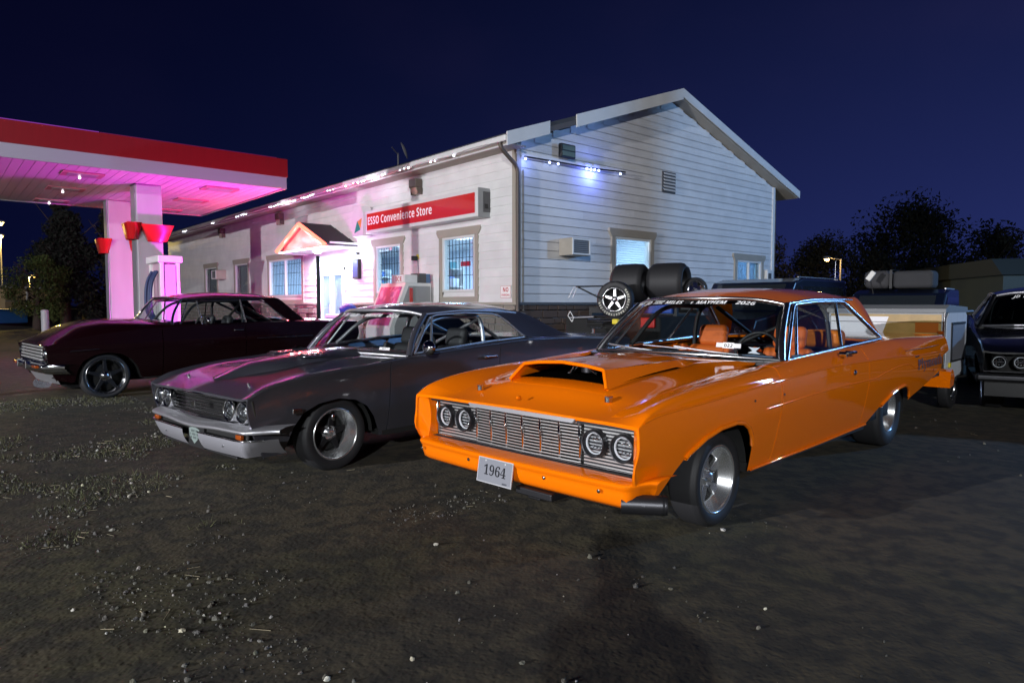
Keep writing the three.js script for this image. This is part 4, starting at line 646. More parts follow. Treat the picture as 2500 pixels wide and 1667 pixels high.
  // hood scoop
  { const sc = (x, z, y) => V(x, y, z), xb = 0.56, topY = 0.975;
    const yAt = (x, z) => { let t = 5 - Math.abs(z) / 0.33; return skin(x, clamp(t, 3, 5)).y; };
    const o0 = -0.5, W0 = 0.4, W1 = 0.33;
    const top = flat(grid(20, 10, (i, j) => { const x = lerp(o0 + 0.02, xb, i), z = lerp(-1, 1, j) * lerp(W1, 0.3, i); return V(x, topY + 0.012 * i - 0.02 * Math.pow(Math.abs(z) / 0.33, 4) + 0.012 * (1 - Math.pow(z / 0.33, 2)) - sstep(0.85, 1, i) * 0.02, z); }));
    const sd = (s) => { const g = flat(grid(20, 4, (i, j) => { const x = lerp(o0, xb, i), zt = lerp(W1, 0.3, i), zb = lerp(W0, 0.36, i); const z = lerp(zt, zb, j), yt = topY + 0.012 * i - 0.02 - sstep(0.85, 1, i) * 0.02; return V(x - 0.04 * j * (1 - i), lerp(yt, yAt(x, zb) - 0.01, j), z); })); return s > 0 ? g : mir(g); };
    const bk = flat(grid(10, 3, (i, j) => { const z = lerp(-1, 1, i) * lerp(0.3, 0.36, j); return V(xb + 0.12 * j, lerp(topY - 0.03, yAt(0.7, 0.2) - 0.01, j), z); }));
    const p = part('hood_scoop', [top, sd(1), sd(-1), bk], D, car);
    const lip = [[-0.545, 0.85, W0], [-0.48, topY - 0.02, W1], [-0.48, topY - 0.002, 0.2], [-0.475, topY + 0.01, 0], [-0.48, topY - 0.002, -0.2], [-0.48, topY - 0.02, -W1], [-0.545, 0.85, -W0]]; part('lip', tube(lip, 0.012, false, 90), O, p);
    part('intake', [flat(grid(12, 8, (i, j) => { const x = lerp(-0.465, 0.3, i), z = lerp(-0.385, 0.385, j); return V(x, yAt(x, z) + 0.006, z); })), box(-0.06, -0.05, 0.86, 0.962, -0.32, 0.32), flat(grid(6, 8, (i, j) => { const x = lerp(-0.44, -0.06, i), z = lerp(-0.31, 0.31, j); return V(x, topY - 0.012 - 0.03 * Math.pow(Math.abs(z) / 0.31, 4), z); }))], dbl(M.void), p); part('air_cleaner', [cyl(0.06, 0.06, [-0.22, 0.905, 0.02], [-0.22, 0.945, 0.02], 20), tube([[-0.3, 0.89, -0.1], [-0.26, 0.94, -0.02], [-0.24, 0.9, 0.1]], 0.012)], M.darkmetal, p); part('intake_clamp', [cyl(0.012, 0.012, [-0.32, 0.9, -0.06], [-0.32, 0.945, -0.03], 8), cyl(0.008, 0.008, [-0.3, 0.93, 0.08], [-0.28, 0.9, 0.12], 8)], M.polished, p);  // intake sheets: shade of the open mouth put in as black colour
    for (const [x, z] of [[-0.72, -0.5], [-0.66, 0.5]]) { const y = yAt(x, 0.5) + 0.015; part('hood_pin', [cyl(0.022, 0.022, [x, y - 0.02, z], [x, y + 0.006, z], 14), box(x - 0.02, x + 0.03, y + 0.004, y + 0.012, z - 0.01, z + 0.01)], M.polished, car); }
    part('hood_ornament', sph(0.014, -0.83, 0.79, -0.04, 1.4, 0.8, 0.8, 10), O, car); }
  // cabin
  const win = [[0.97, 0.955, 0.81], [1.4, 1.322, 0.665], [1.46, 1.345, 0.655], [1.9, 1.368, 0.65], [2.45, 1.37, 0.65], [2.53, 1.355, 0.652], [3.1, 1.03, 0.785], [2.1, 1.0, 0.805]];
  const bars = [[[1.15, 0.965, 0.806], [1.47, 1.335, 0.66]], [[2.04, 1.0, 0.805], [2.3, 1.355, 0.655]]];
  const gh = greenhouse(car, { header: 1.14, rear: 2.98, bowF: 0.2, bowR: 0.0, railY: [[1.3, 1.352], [1.9, 1.39], [2.5, 1.392], [2.95, 1.385]], railZ: [[1.3, 0.645], [2.5, 0.65], [2.98, 0.62]], crownY: [[1.14, 1.405], [1.4, 1.452], [1.8, 1.485], [2.5, 1.49], [2.8, 1.47], [2.98, 1.43]],
    wsBase: [0.93, 0.952, 0.79], wsBaseC: [0.8, 0.97, 0], cPillar: { front: [[2.45, 1.392, 0.652], [2.56, 1.375, 0.652], [2.8, 1.24, 0.71], [3.02, 1.1, 0.76], [3.12, 1.025, 0.79]], back: [[2.72, 1.41, 0.63], [2.94, 1.4, 0.625], [3.06, 1.3, 0.66], [3.14, 1.18, 0.7], [3.2, 1.06, 0.75], [3.22, 1.015, 0.78]] }, window: win, bars },
    O, { banner: { w: 0.63, u0: 0.865, u1: 0.965 }, pillar: M.brightTrim, frameR: 0.016 });
  part('vent_badge', box(1.04, 1.2, 0.968, 0.99, 0.816, 0.824), M.chrome, car);
  cabinFit(car, { x0: 0.95, x1: 3.3, y0: 0.3, sill: 0.98, w: 0.8, seatX: 1.75, seat: M.seatOrange, seatH: 0.56, cage: { xm: 2.25, xf: 1.5, xr: 3.2, y: 1.35, z: 0.6 } });
  const helm = new THREE.SphereGeometry(0.14, 20, 14); helm.scale(1.1, 1, 1); helm.translate(2.75, 1.08, 0.35); part('parcel_shelf', box(2.6, 3.3, 0.93, 0.95, -0.75, 0.75), M.cabin, car); part('orange_case', [rbox(2.5, 2.72, 0.96, 1.12, 0.3, 0.62, 0.05)], P(0.75, 0.2, 0.01, 0.3), car, { label: 'glossy orange case behind the quarter window' });
  const st1 = textTex(256, 90, (x, w, h) => { x.fillStyle = '#e8e8ea'; x.fillRect(0, 14, 70, 56); x.fillRect(186, 14, 70, 56); x.fillStyle = '#fff'; x.fillRect(70, 8, 116, 70); x.fillStyle = '#222'; x.font = 'bold 56px sans-serif'; x.textAlign = 'center'; x.fillText('022', w / 2, 64); }); const wsq = (zc, w2, u0, u1, t) => { const g = grid(6, 3, (i, j) => { const z = zc + lerp(-w2, w2, i); const p = gh.wsP(lerp(u0, u1, j), clamp(1 - Math.abs(z) / 0.79), 0.01); p.z = Math.sign(z) * Math.abs(p.z); return p; }); part('windscreen_sticker', g, decal(t), car); };
  wsq(0.44, 0.09, 0.12, 0.24, st1);
  wsq(0.62, 0.05, 0.06, 0.2, textTex(96, 120, (x, w, h) => { x.fillStyle = '#b9c4cc'; x.beginPath(); x.moveTo(10, 14); x.quadraticCurveTo(48, 30, 88, 10); x.lineTo(60, 70); x.lineTo(90, 108); x.lineTo(10, 100); x.lineTo(40, 66); x.closePath(); x.fill(); }));
  part('wiper', [tube([[0.88, 0.985, 0.5], [0.84, 1.0, 0.3], [0.8, 1.03, 0.02]], 0.007), tube([[0.82, 1.01, 0.12], [0.79, 1.03, -0.25]], 0.005)], M.satin, car); part('wiper', [tube([[0.84, 0.985, -0.2], [0.82, 1.0, -0.4], [0.84, 1.02, -0.62]], 0.007)], M.satin, car);
  // lettering on the quarter, pin-thin script
  const lt = textTex(1024, 300, (x, w, h) => { x.fillStyle = '#0c0402'; x.font = 'bold 236px serif'; x.save(); x.translate(20, 210); x.scale(0.98, 1); x.fillText('Plymouth', 0, 0, 980); x.restore(); });
  { const g = grid(14, 4, (i, j) => { const x = lerp(3.72, 4.86, i), p = skin(x, 0.5); const y = lerp(0.655, 0.83, j), c0 = lerp(bottomAt(x), skin(x, 1).y, 1); const t = clamp((y - bottomAt(x)) / (skin(x, 1).y - bottomAt(x))); const s = skin(x, t); return V(s.x, s.y, s.z + 0.004); }); part('lettering', g, decal(lt), car); }
  function bottomAt(x) { return lns(bottom)(x); }
  part('marker_lamp', [rbox(3.66, 3.8, 0.832, 0.846, 0.915, 0.935, 0.004)], M.chrome, car);
  part('belt_trim', [tube([[3.4, 0.905, 0.905], [4.2, 0.9, 0.89], [5.2, 0.905, 0.84]], 0.006)], M.chrome, car);
  part('side_reflector', sph(0.016, 4.4, 0.66, 0.915, 1, 1, 0.6, 10), M.amber, car);
  // wheels, wells, underside
  const ws = { dish: 0.07, n: 5, wi: 0.042, wo: 0.05, turn: 0.5, mat: M.wheelBright, ri: 0.72 };
  for (const s of [1, -1]) { wheel(car, 0.03, 0.29, s * 0.72, 0.292, 0.205, 0.2, s, ws); wheel(car, 3.32, 0.345, s * 0.68, 0.345, 0.2, 0.3, s, { ...ws, dish: 0.13 }); }
  wheelWell(car, 0.92, -0.12, 0.28, 0.5, 0.45, 0.76); wheelWell(car, 0.92, 3.25, 0.28, 0.5, 0.48, 0.8);
  part('underbody', [box(-0.7, 4.6, 0.24, 0.3, -0.44, 0.44), box(0.35, 2.5, 0.28, 0.34, -0.85, 0.85), box(-0.6, 0.3, 0.3, 0.8, -0.43, 0.43), box(3.7, 5.0, 0.55, 0.6, -0.84, 0.84)], M.under, car);
  archTrim(car, skin, -0.52, 0.27, null, O, 0.014, 0.004); archTrim(car, skin, 2.75, 3.61, null, O, 0.014, 0.004);
  creaseBead(car, skin, 1, -0.9, 5.2, O, 0.007); creaseBead(car, skin, 0.72, 0.4, 5.0, O, 0.006);
  part('rocker_trim', [tube([[0.34, 0.305, 0.868], [1.4, 0.315, 0.88], [2.44, 0.33, 0.88]], 0.008)], O, car);
}

// ---------------------------------------------------------------- dark grey coupe, and the same kind of body for the black one at the right edge
function muscle(car, paint, o = {}) {
  const bottom = [[-0.68, 0.2], [-0.48, 0.2], [-0.44, 0.25], [-0.36, 0.4], [-0.24, 0.51], [-0.1, 0.57], [0.08, 0.592], [0.24, 0.565], [0.36, 0.5], [0.44, 0.4], [0.5, 0.28], [0.52, 0.22], [2.6, 0.24], [2.66, 0.32], [2.8, 0.5], [3.1, 0.6], [3.35, 0.53], [3.5, 0.38], [3.56, 0.3], [3.62, 0.28], [4.6, 0.42]];
  const c = { x0: -0.68, x1: 4.6, base: 0.2, bottom, sharp: [0, 1], lowz: 0.09, bulge: [[0, 0], [0.12, -0.004], [0.3, 0.012], [0.6, 0.022], [1, 0]],
    rails: [
      { z: [[-0.68, 0.85], [0, 0.885], [1.5, 0.9], [3.2, 0.925], [4.6, 0.86]], y: [[-0.68, 0.655], [-0.5, 0.73], [-0.1, 0.795], [0.37, 0.832], [0.77, 0.866], [1.85, 0.93], [2.5, 0.955], [3.4, 0.945], [4.6, 0.9]] },
      { z: [[-0.68, 0.835], [0, 0.865], [0.8, 0.86], [3.2, 0.88], [4.6, 0.8]], y: [[-0.68, 0.665], [-0.5, 0.742], [-0.1, 0.807], [0.37, 0.845], [0.77, 0.882], [1.85, 0.96], [2.5, 0.985], [3.4, 0.97], [4.6, 0.925]] },
      { z: [[-0.68, 0.72], [0.6, 0.74], [0.9, 0.77], [2.6, 0.79], [3.2, 0.7], [4.6, 0.6]], y: [[-0.68, 0.652], [-0.5, 0.72], [-0.1, 0.79], [0.37, 0.825], [0.8, 0.872], [1.85, 0.965], [2.6, 0.995], [3.3, 0.985], [4.6, 0.945]] },
      { z: [[-0.68, 0.36]], y: [[-0.68, 0.658], [-0.44, 0.735], [0.14, 0.835], [0.8, 0.885], [3.3, 1.0], [4.6, 0.955]] },
      { z: [[-0.68, 0]], y: [[-0.68, 0.662], [-0.44, 0.74], [0.14, 0.845], [0.8, 0.89], [3.3, 1.005], [4.6, 0.96]] }],
    front: [[0, 0.16], [0.4, 0.05], [0.75, 0.0], [1, -0.01], [3, -0.01], [5, -0.03]], back: [[0, -0.3], [0.6, 0], [5, 0.03]] };
  const skin = makeSkin(c), D = dbl(paint), ex = bottom.map((p) => p[0]); for (let k = 0; k <= 30; k++) ex.push(lerp(-0.5, 0.53, k / 30), lerp(2.6, 3.6, k / 30));
  for (const s of [1, -1]) {
    const m = (l) => (s > 0 ? l : l.map(mir));
    part('front_fender', m(panel(skin, -0.68, 0.6, 0, 3, { extra: ex, creases: [1, 2], nt: 9 })), D, car);
    const d = part('door', m(panel(skin, 0.6, 2.0, 0, 2.7, { creases: [1, 2], nt: 9 })), D, car);
    part('quarter_panel', m(panel(skin, 2.0, 4.6, 0, 2.7, { extra: ex, creases: [1, 2], nt: 9 })), D, car);
    part('handle', [rbox(1.74, 1.92, 0.815, 0.84, s > 0 ? 0.9 : -0.935, s > 0 ? 0.935 : -0.9, 0.008)], M.polished, d);
  }
  part('hood', both(panel(skin, -0.68, 0.76, 3, 5, { nt: 10 })), D, car); part('cowl', both(panel(skin, 0.76, 1.05, 2.7, 5, { nt: 5 })), M.trim, car);
  part('rear_deck', both(panel(skin, 2.6, 4.6, 2.7, 5, { nt: 7 })), D, car);
  part('tail_panel', [box(4.5, 4.58, 0.42, 0.9, -0.84, 0.84)], D, car);
  const win = [[0.92, 0.905, 0.82], [1.26, 1.222, 0.645], [1.36, 1.245, 0.64], [1.74, 1.262, 0.64], [2.14, 1.25, 0.645], [2.26, 1.215, 0.66], [2.52, 0.995, 0.79], [1.85, 0.972, 0.81]];
  const gh = greenhouse(car, { header: 1.06, rear: 2.78, bowF: 0.16, bowR: 0, railY: [[1.2, 1.255], [1.75, 1.288], [2.2, 1.28], [2.78, 1.24]], railZ: [[1.2, 0.625], [2.2, 0.635], [2.78, 0.6]], crownY: [[1.06, 1.3], [1.3, 1.345], [1.8, 1.372], [2.3, 1.365], [2.6, 1.33], [2.78, 1.29]],
    wsBase: [0.88, 0.872, 0.79], wsBaseC: [0.68, 0.895, 0], cPillar: { front: [[2.1, 1.282, 0.635], [2.22, 1.255, 0.645], [2.36, 1.16, 0.7], [2.5, 1.03, 0.775], [2.58, 0.985, 0.8]], back: [[2.4, 1.29, 0.62], [2.72, 1.25, 0.6], [2.98, 1.15, 0.65], [3.2, 1.05, 0.71], [3.38, 0.99, 0.76], [3.5, 0.97, 0.79]] },
    window: win, bars: [[[1.12, 0.92, 0.815], [1.29, 1.225, 0.65]]] }, paint, { banner: { w: 0.6, u0: 0.8, u1: 0.93 }, pillar: paint, frame: M.satin, frameR: 0.009, pillarR: 0.03, wsTrim: M.satin, ...o.gh });
  cabinFit(car, { x0: 0.9, x1: 2.9, y0: 0.24, sill: 0.92, w: 0.78, seatX: 1.55, seat: M.seatBlack, seatH: 0.5, cage: { xm: 2.05, xf: 1.4, xr: 2.9, y: 1.24, z: 0.58, mat: M.satin } });
  wheelWell(car, 0.87, 0.03, 0.26, 0.45, 0.4, 0.68); wheelWell(car, 0.9, 3.1, 0.3, 0.48, 0.48, 0.8);
  part('underbody', [box(-0.5, 4.4, 0.18, 0.24, -0.44, 0.44), box(0.55, 2.6, 0.215, 0.26, -0.82, 0.82), box(-0.5, 0.5, 0.24, 0.7, -0.43, 0.43), box(3.6, 4.4, 0.35, 0.4, -0.82, 0.82)], M.under, car);
  const ws = { dish: 0.09, n: 5, wi: 0.05, wo: 0.03, turn: 0.2, ri: 0.74, mat: M.wheelBright, ...o.wheel };
  for (const s of [1, -1]) { wheel(car, 0.1, 0.29, s * 0.7, 0.305, 0.208, 0.21, s, ws); wheel(car, 3.1, 0.335, s * 0.66, 0.335, 0.2, 0.32, s, ws); }
  creaseBead(car, skin, 1.5, -0.62, 4.4, paint, 0.007);
  return { skin, gh };
}
{
  const car = thing('grey_coupe', 'dark metallic grey vintage coupe with four round headlamps between maroon and orange cars', 'car', [2.269, 0, -5.848], THREE.MathUtils.degToRad(8.5));
  const { skin, gh } = muscle(car, M.charcoal, { wheel: { spokeMat: M.darkmetal } });
  // grille, bars one by one, lamps
  const g = new THREE.Group(); g.name = 'grille'; car.add(g); const gx = (z) => -0.625 - 0.05 * (1 - Math.abs(z) / 0.85);
  part('nose_cavity', [box(-0.56, -0.54, 0.26, 0.64, -0.76, 0.76), box(-0.6, -0.5, 0.25, 0.44, -0.7, 0.7)], M.under, car);
  for (let k = 0; k < 6; k++) { const y = 0.468 + k * 0.028; for (const d of [0]) part('bar', tube([[gx(0.82) + 0.02, y + d, -0.82], [gx(0.4), y + d, -0.4], [gx(0.02), y + d, 0], [gx(0.4), y + d, 0.4], [gx(0.82) + 0.02, y + d, 0.82]], 0.0036, false, 30, 6), M.chrome, g); }
  part('frame', [tube([[-0.64, 0.648, -0.84], [gx(0.4) - 0.02, 0.641, -0.4], [gx(0) - 0.03, 0.644, 0], [gx(0.4) - 0.02, 0.641, 0.4], [-0.64, 0.648, 0.84]], 0.011, false, 40), tube([[-0.62, 0.452, -0.82], [gx(0), 0.45, 0], [-0.62, 0.452, 0.82]], 0.008, false, 30), tube([[-0.65, 0.645, 0.845], [-0.6, 0.452, 0.82]], 0.008, false, 4), tube([[-0.65, 0.645, -0.845], [-0.6, 0.452, -0.82]], 0.008, false, 4)], M.chrome, g);
  part('emblem', rbox(-0.7, -0.685, 0.53, 0.575, -0.03, 0.03, 0.006), M.chrome, g);
  for (const s of [1, -1]) for (const z of [0.545, 0.725]) lamp(car, gx(z) - 0.012, 0.55, s * z, 0.083);
  for (const s of [1, -1]) part('fender_tip', [flat(grid(8, 3, (i, j) => { const a = skin(-0.6765, lerp(0.55, 1, i)), b = V(-0.6, lerp(0.45, 0.65, i), 0.83); const p = a.lerp(b, j); p.z *= s; return p; }))], dbl(M.charcoal), car);
  part('hood_lip', both([flat(grid(20, 2, (i, j) => { const a = skin(-0.6765, lerp(5, 1, i)); return a.clone().lerp(V(a.x + 0.03, 0.645, a.z), j); }))]), dbl(M.charcoal), car);
  // bumper: shelf and bright lip above, satin lower panels with slots and plate between
  const bl = (z) => -0.745 + 0.05 * Math.pow(Math.abs(z) / 0.9, 2) + 0.2 * sstep(0.8, 0.96, Math.abs(z));
  const sec = [[0.14, 0.452], [0.05, 0.44], [0.008, 0.425], [0, 0.412], [0.006, 0.398], [0.03, 0.392], [0.07, 0.39]];
  part('bumper', flat(grid(60, 12, (i, j) => { const z = lerp(-0.945, 0.945, i), k = j * 6, q = Math.min(5, Math.floor(k)), f = k - q; return V(bl(z) + lerp(sec[q][0], sec[q + 1][0], f), lerp(sec[q][1], sec[q + 1][1], f) - 0.02 * (1 - sstep(0, 0.5, Math.abs(z))), z); })), dbl(M.satin), car);
  for (const s of [1, -1]) {
    part('bumper_apron', flat(grid(24, 8, (i, j) => { const z = lerp(0.14, 0.93, i), y = lerp(0.345 - (i < 0.02 ? 0.01 : 0), 0.21, j) + 0.012 * sstep(0.85, 1, i) * (1 - j); return V(bl(z) + 0.015 + 0.05 * j * j + 0.1 * sstep(0.75, 1, i) * j, y, s * (z - 0.14 * j * sstep(0.7, 1, i))); })), dbl(M.silver), car);
    part('apron_edge', tube([[bl(0.14) + 0.012, 0.345, s * 0.14], [bl(0.5) + 0.012, 0.346, s * 0.5], [bl(0.8) + 0.012, 0.35, s * 0.8], [bl(0.88) + 0.02, 0.352, s * 0.88]], 0.007), M.polished, car);
    part('slot_back', box(-0.66, -0.65, 0.33, 0.4, s > 0 ? 0.14 : -0.8, s > 0 ? 0.8 : -0.14), M.under, car);
    part('parking_lamp', rbox(-0.7, -0.67, 0.352, 0.388, s > 0 ? 0.68 : -0.76, s > 0 ? 0.76 : -0.68, 0.008), M.amber, car);
    for (const z of [0.5]) part('apron_bolt', sph(0.009, bl(z) + 0.022, 0.28, s * z, 0.6, 1, 1, 8), M.chrome, car);
  }
  part('plate_recess', box(-0.68, -0.665, 0.2, 0.385, -0.138, 0.138), M.trim, car);
  const tx = textTex(256, 200, (x, w, h) => { x.fillStyle = '#7d8a86'; x.beginPath(); x.moveTo(12, 30); x.lineTo(128, 8); x.lineTo(244, 30); x.lineTo(236, 120); x.lineTo(128, 194); x.lineTo(20, 120); x.closePath(); x.fill(); x.fillStyle = '#20282c'; for (let k = 0; k < 3; k++) for (let q = 0; q < 9; q++) if ((q * 7 + k * 3) % 5) x.fillRect(40 + q * 20, 44 + k * 36, 12, 24); });
  const pg = new THREE.PlaneGeometry(0.2, 0.15); pg.rotateY(-Math.PI / 2); pg.translate(-0.685, 0.295, -0.02); part('plate', pg, decal(tx), car);
  part('lower_lip', [rbox(-0.66, -0.56, 0.185, 0.205, -0.62, 0.62, 0.008)], M.trim, car);
  // hood bulge with two bright inserts
  { const hy = (x, z) => skin(x, clamp(5 - Math.abs(z) / 0.36, 3, 5)).y, pts = (i, j) => { const x = lerp(-0.46, 0.74, i), w = lerp(0.16, 0.36, sstep(0, 0.35, i)), z = lerp(-1, 1, j) * w, e = 1 - Math.pow(Math.abs(lerp(-1, 1, j)), 3); return V(x - (1 - i) * 0.06 * (1 - Math.abs(lerp(-1, 1, j))), hy(x, z) + 0.004 + e * 0.045 * sstep(0, 0.3, i), z); }; part('hood_bulge', flat(grid(30, 20, pts)), dbl(M.charcoal), car);
    for (const s of [1, -1]) { part('hood_vent', [rbox(0.12, 0.36, hy(0.24, 0.25) + 0.035, hy(0.24, 0.25) + 0.056, s * 0.25 - 0.055, s * 0.25 + 0.055, 0.012), ...[0, 1, 2, 3].map((k) => rbox(0.14 + k * 0.055, 0.17 + k * 0.055, hy(0.24, 0.25) + 0.05, hy(0.24, 0.25) + 0.068, s * 0.25 - 0.05, s * 0.25 + 0.05, 0.005))], M.polished, car); }
    for (const [x, z] of [[-0.5, 0.52], [-0.5, -0.52]]) part('hood_pin', cyl(0.012, 0.012, [x, hy(x, 0.3) - 0.02, z], [x, hy(x, 0.3) + 0.02, z], 8), M.polished, car); }
  part('fender_badge', [rbox(-0.36, -0.28, 0.52, 0.56, 0.895, 0.912, 0.006)], M.polished, car);
  part('mirror', [sph(0.07, 0.98, 0.955, 0.95, 0.6, 1, 1.1, 16), cyl(0.012, 0.016, [1.02, 0.9, 0.86], [1.0, 0.94, 0.93], 8)], M.chrome, car);
  part('fender_badge', sph(0.03, -0.02, 0.46, 0.93, 0.6, 1, 0.4, 10), M.polished, car);
  part('wiper', tube([[0.8, 0.892, 0.5], [0.74, 0.905, 0.2], [0.7, 0.915, 0.0]], 0.006), M.satin, car);
  const st = textTex(160, 100, (x, w, h) => { x.fillStyle = '#e6e6e6'; x.fillRect(10, 20, 140, 60); x.fillStyle = '#333'; x.font = 'bold 44px sans-serif'; x.fillText('07', 50, 66); }); { const q = grid(6, 3, (i, j) => { const z = lerp(0.5, 0.62, i), p = gh.wsP(lerp(0.08, 0.18, j), clamp(1 - z / 0.79), 0.01); p.z = Math.abs(p.z); return p; }); part('windscreen_sticker', q, decal(st), car); }
}

// ---------------------------------------------------------------- maroon coupe
{
  const car = thing('maroon_coupe', 'dark maroon boxy vintage coupe with bulging hood left of the grey car', 'car', [1.819, 0, -11.947], THREE.MathUtils.degToRad(5));
  const bottom = [[-0.74, 0.3], [-0.5, 0.25], [-0.43, 0.27], [-0.39, 0.42], [-0.3, 0.55], [-0.16, 0.63], [0, 0.66], [0.18, 0.635], [0.32, 0.55], [0.41, 0.42], [0.45, 0.3], [0.47, 0.27], [2.5, 0.32], [2.58, 0.42], [2.72, 0.56], [2.95, 0.63], [3.2, 0.55], [3.3, 0.4], [3.33, 0.34], [4.2, 0.48]];
  const c = { x0: -0.74, x1: 4.2, base: 0.25, bottom, sharp: [0, 1], lowz: 0.08, bulge: [[0, 0], [0.2, 0.015], [0.6, 0.02], [1, 0]],
    rails: [
      { z: [[-0.74, 0.9], [0, 0.94], [3.5, 0.95], [4.2, 0.9]], y: [[-0.74, 0.73], [-0.5, 0.76], [1, 0.8], [2.5, 0.83], [4.2, 0.84]] },
      { z: [[-0.74, 0.88], [0.8, 0.9], [2.8, 0.9], [4.2, 0.84]], y: [[-0.74, 0.775], [-0.45, 0.85], [0, 0.93], [0.5, 0.98], [0.95, 1.008], [2.0, 1.03], [2.75, 1.05], [4.2, 1.03]] },
      { z: [[-0.74, 0.7], [0.6, 0.74], [0.95, 0.82], [2.8, 0.82], [3.1, 0.72], [4.2, 0.66]], y: [[-0.74, 0.785], [-0.45, 0.91], [-0.1, 1.02], [0.3, 1.05], [0.95, 1.05], [2.75, 1.07], [3.3, 1.08], [4.2, 1.04]] },
      { z: [[-0.74, 0.4]], y: [[-0.74, 0.8], [-0.5, 0.93], [-0.2, 1.065], [0.1, 1.11], [0.5, 1.115], [0.85, 1.09], [3.2, 1.1], [4.2, 1.05]] },
      { z: [[-0.74, 0]], y: [[-0.74, 0.805], [-0.5, 0.94], [-0.2, 1.08], [0.1, 1.13], [0.5, 1.13], [0.85, 1.1], [3.2, 1.11], [4.2, 1.06]] }],
    front: [[0, 0.14], [0.5, 0.04], [1, 0.02], [3, 0.0], [5, -0.01]], back: [[0, -0.2], [1, 0], [5, 0]] };
  const skin = makeSkin(c), D = dbl(M.maroon), ex = bottom.map((p) => p[0]); for (let k = 0; k <= 26; k++) ex.push(lerp(-0.45, 0.48, k / 26), lerp(2.5, 3.34, k / 26));
  for (const s of [1, -1]) {
    const m = (l) => (s > 0 ? l : l.map(mir));
    part('front_fender', m(panel(skin, -0.74, 0.75, 0, 3, { extra: ex, creases: [1, 2], nt: 8 })), D, car);
    const d = part('door', m(panel(skin, 0.75, 2.02, 0, 2.7, { creases: [1, 2], nt: 8 })), D, car);
    part('quarter_panel', m(panel(skin, 2.02, 4.2, 0, 2.7, { extra: ex, creases: [1, 2], nt: 8 })), D, car);
    part('handle', [rbox(1.82, 1.98, 0.925, 0.945, s > 0 ? 0.93 : -0.965, s > 0 ? 0.965 : -0.93, 0.008)], M.polished, d);
    part('side_trim', [tube([[-0.45, 0.7, s * 0.935], [-0.1, 0.72, s * 0.952]], 0.007), tube([[2.2, 0.79, s * 0.965], [3.2, 0.8, s * 0.965]], 0.007)], M.polished, car);
  }
  part('hood', both(panel(skin, -0.74, 0.72, 3, 5, { nt: 10 })), D, car); part('cowl', both(panel(skin, 0.72, 1.05, 2.7, 5, { nt: 5 })), D, car); part('rear_deck', both(panel(skin, 2.8, 4.2, 2.7, 5, { nt: 6 })), D, car); part('tail_panel', box(4.1, 4.18, 0.45, 1.02, -0.84, 0.84), D, car);
  part('nose_cavity', [box(-0.62, -0.6, 0.32, 0.77, -0.83, 0.83)], M.under, car);
  const g = new THREE.Group(); g.name = 'grille'; car.add(g);
  for (let k = 0; k < 5; k++) { const y = 0.57 + k * 0.044; part('bar', rbox(-0.735 + 0.004 * k, -0.69, y, y + 0.024, -0.66, 0.64, 0.008), M.barBright, g); }
  part('frame', [rbox(-0.75, -0.68, 0.775, 0.79, -0.86, 0.86, 0.006), rbox(-0.72, -0.64, 0.53, 0.552, -0.84, 0.84, 0.006)], M.chrome, g);
  part('lamp_panel', [box(-0.66, -0.65, 0.55, 0.775, 0.62, 0.88), box(-0.66, -0.65, 0.55, 0.775, -0.88, -0.62)], M.darkmetal, car);
  for (const s of [1, -1]) lamp(car, -0.69, 0.665, s * 0.755, 0.095);
  part('hood_lip', both([flat(grid(14, 2, (i, j) => { const a = skin(-0.7365, lerp(5, 1.5, i)); return a.clone().lerp(V(a.x + 0.02, 0.77, a.z), j); }))]), D, car);
  const bl = (z) => -0.82 + 0.05 * z * z + 0.24 * sstep(0.84, 0.99, Math.abs(z));
  const sec = [[0.1, 0.535], [0.03, 0.53], [0, 0.515], [0.0, 0.47], [0.02, 0.455], [0.03, 0.43], [0.06, 0.4], [0.1, 0.39]];
  part('bumper', flat(grid(50, 14, (i, j) => { const z = lerp(-0.985, 0.985, i), k = j * 7, q = Math.min(6, Math.floor(k)), f = k - q; return V(bl(z) + lerp(sec[q][0], sec[q + 1][0], f), lerp(sec[q][1], sec[q + 1][1], f), z); })), dbl(M.chrome), car);
  for (const s of [1, -1]) part('parking_lamp', rbox(-0.825, -0.77, 0.475, 0.512, s > 0 ? 0.52 : -0.74, s > 0 ? 0.74 : -0.52, 0.01), M.amber, car);
  for (const z of [-0.3, 0.25]) part('bumper_guard', rbox(-0.85, -0.78, 0.44, 0.56, z - 0.025, z + 0.025, 0.012), M.chrome, car);
  part('lower_valance', flat(grid(30, 6, (i, j) => { const z = lerp(-0.85, 0.85, i); return V(-0.7 + 0.08 * j + 0.1 * z * z, lerp(0.39, 0.24, j), z * (1 - 0.08 * j)); })), dbl(M.satin), car);
  part('chin_spoiler', flat(grid(30, 4, (i, j) => { const z = lerp(-0.5, 0.5, i); return V(-0.68 + 0.04 * (1 - j) + 0.22 * z * z, lerp(0.24, 0.15, j) + 0.12 * z * z * j, z); })), dbl(M.aluminium), car);
  const win = [[1.02, 1.018, 0.85], [1.2, 1.385, 0.69], [1.3, 1.4, 0.685], [2.36, 1.42, 0.685], [2.48, 1.37, 0.7], [2.78, 1.062, 0.855]];
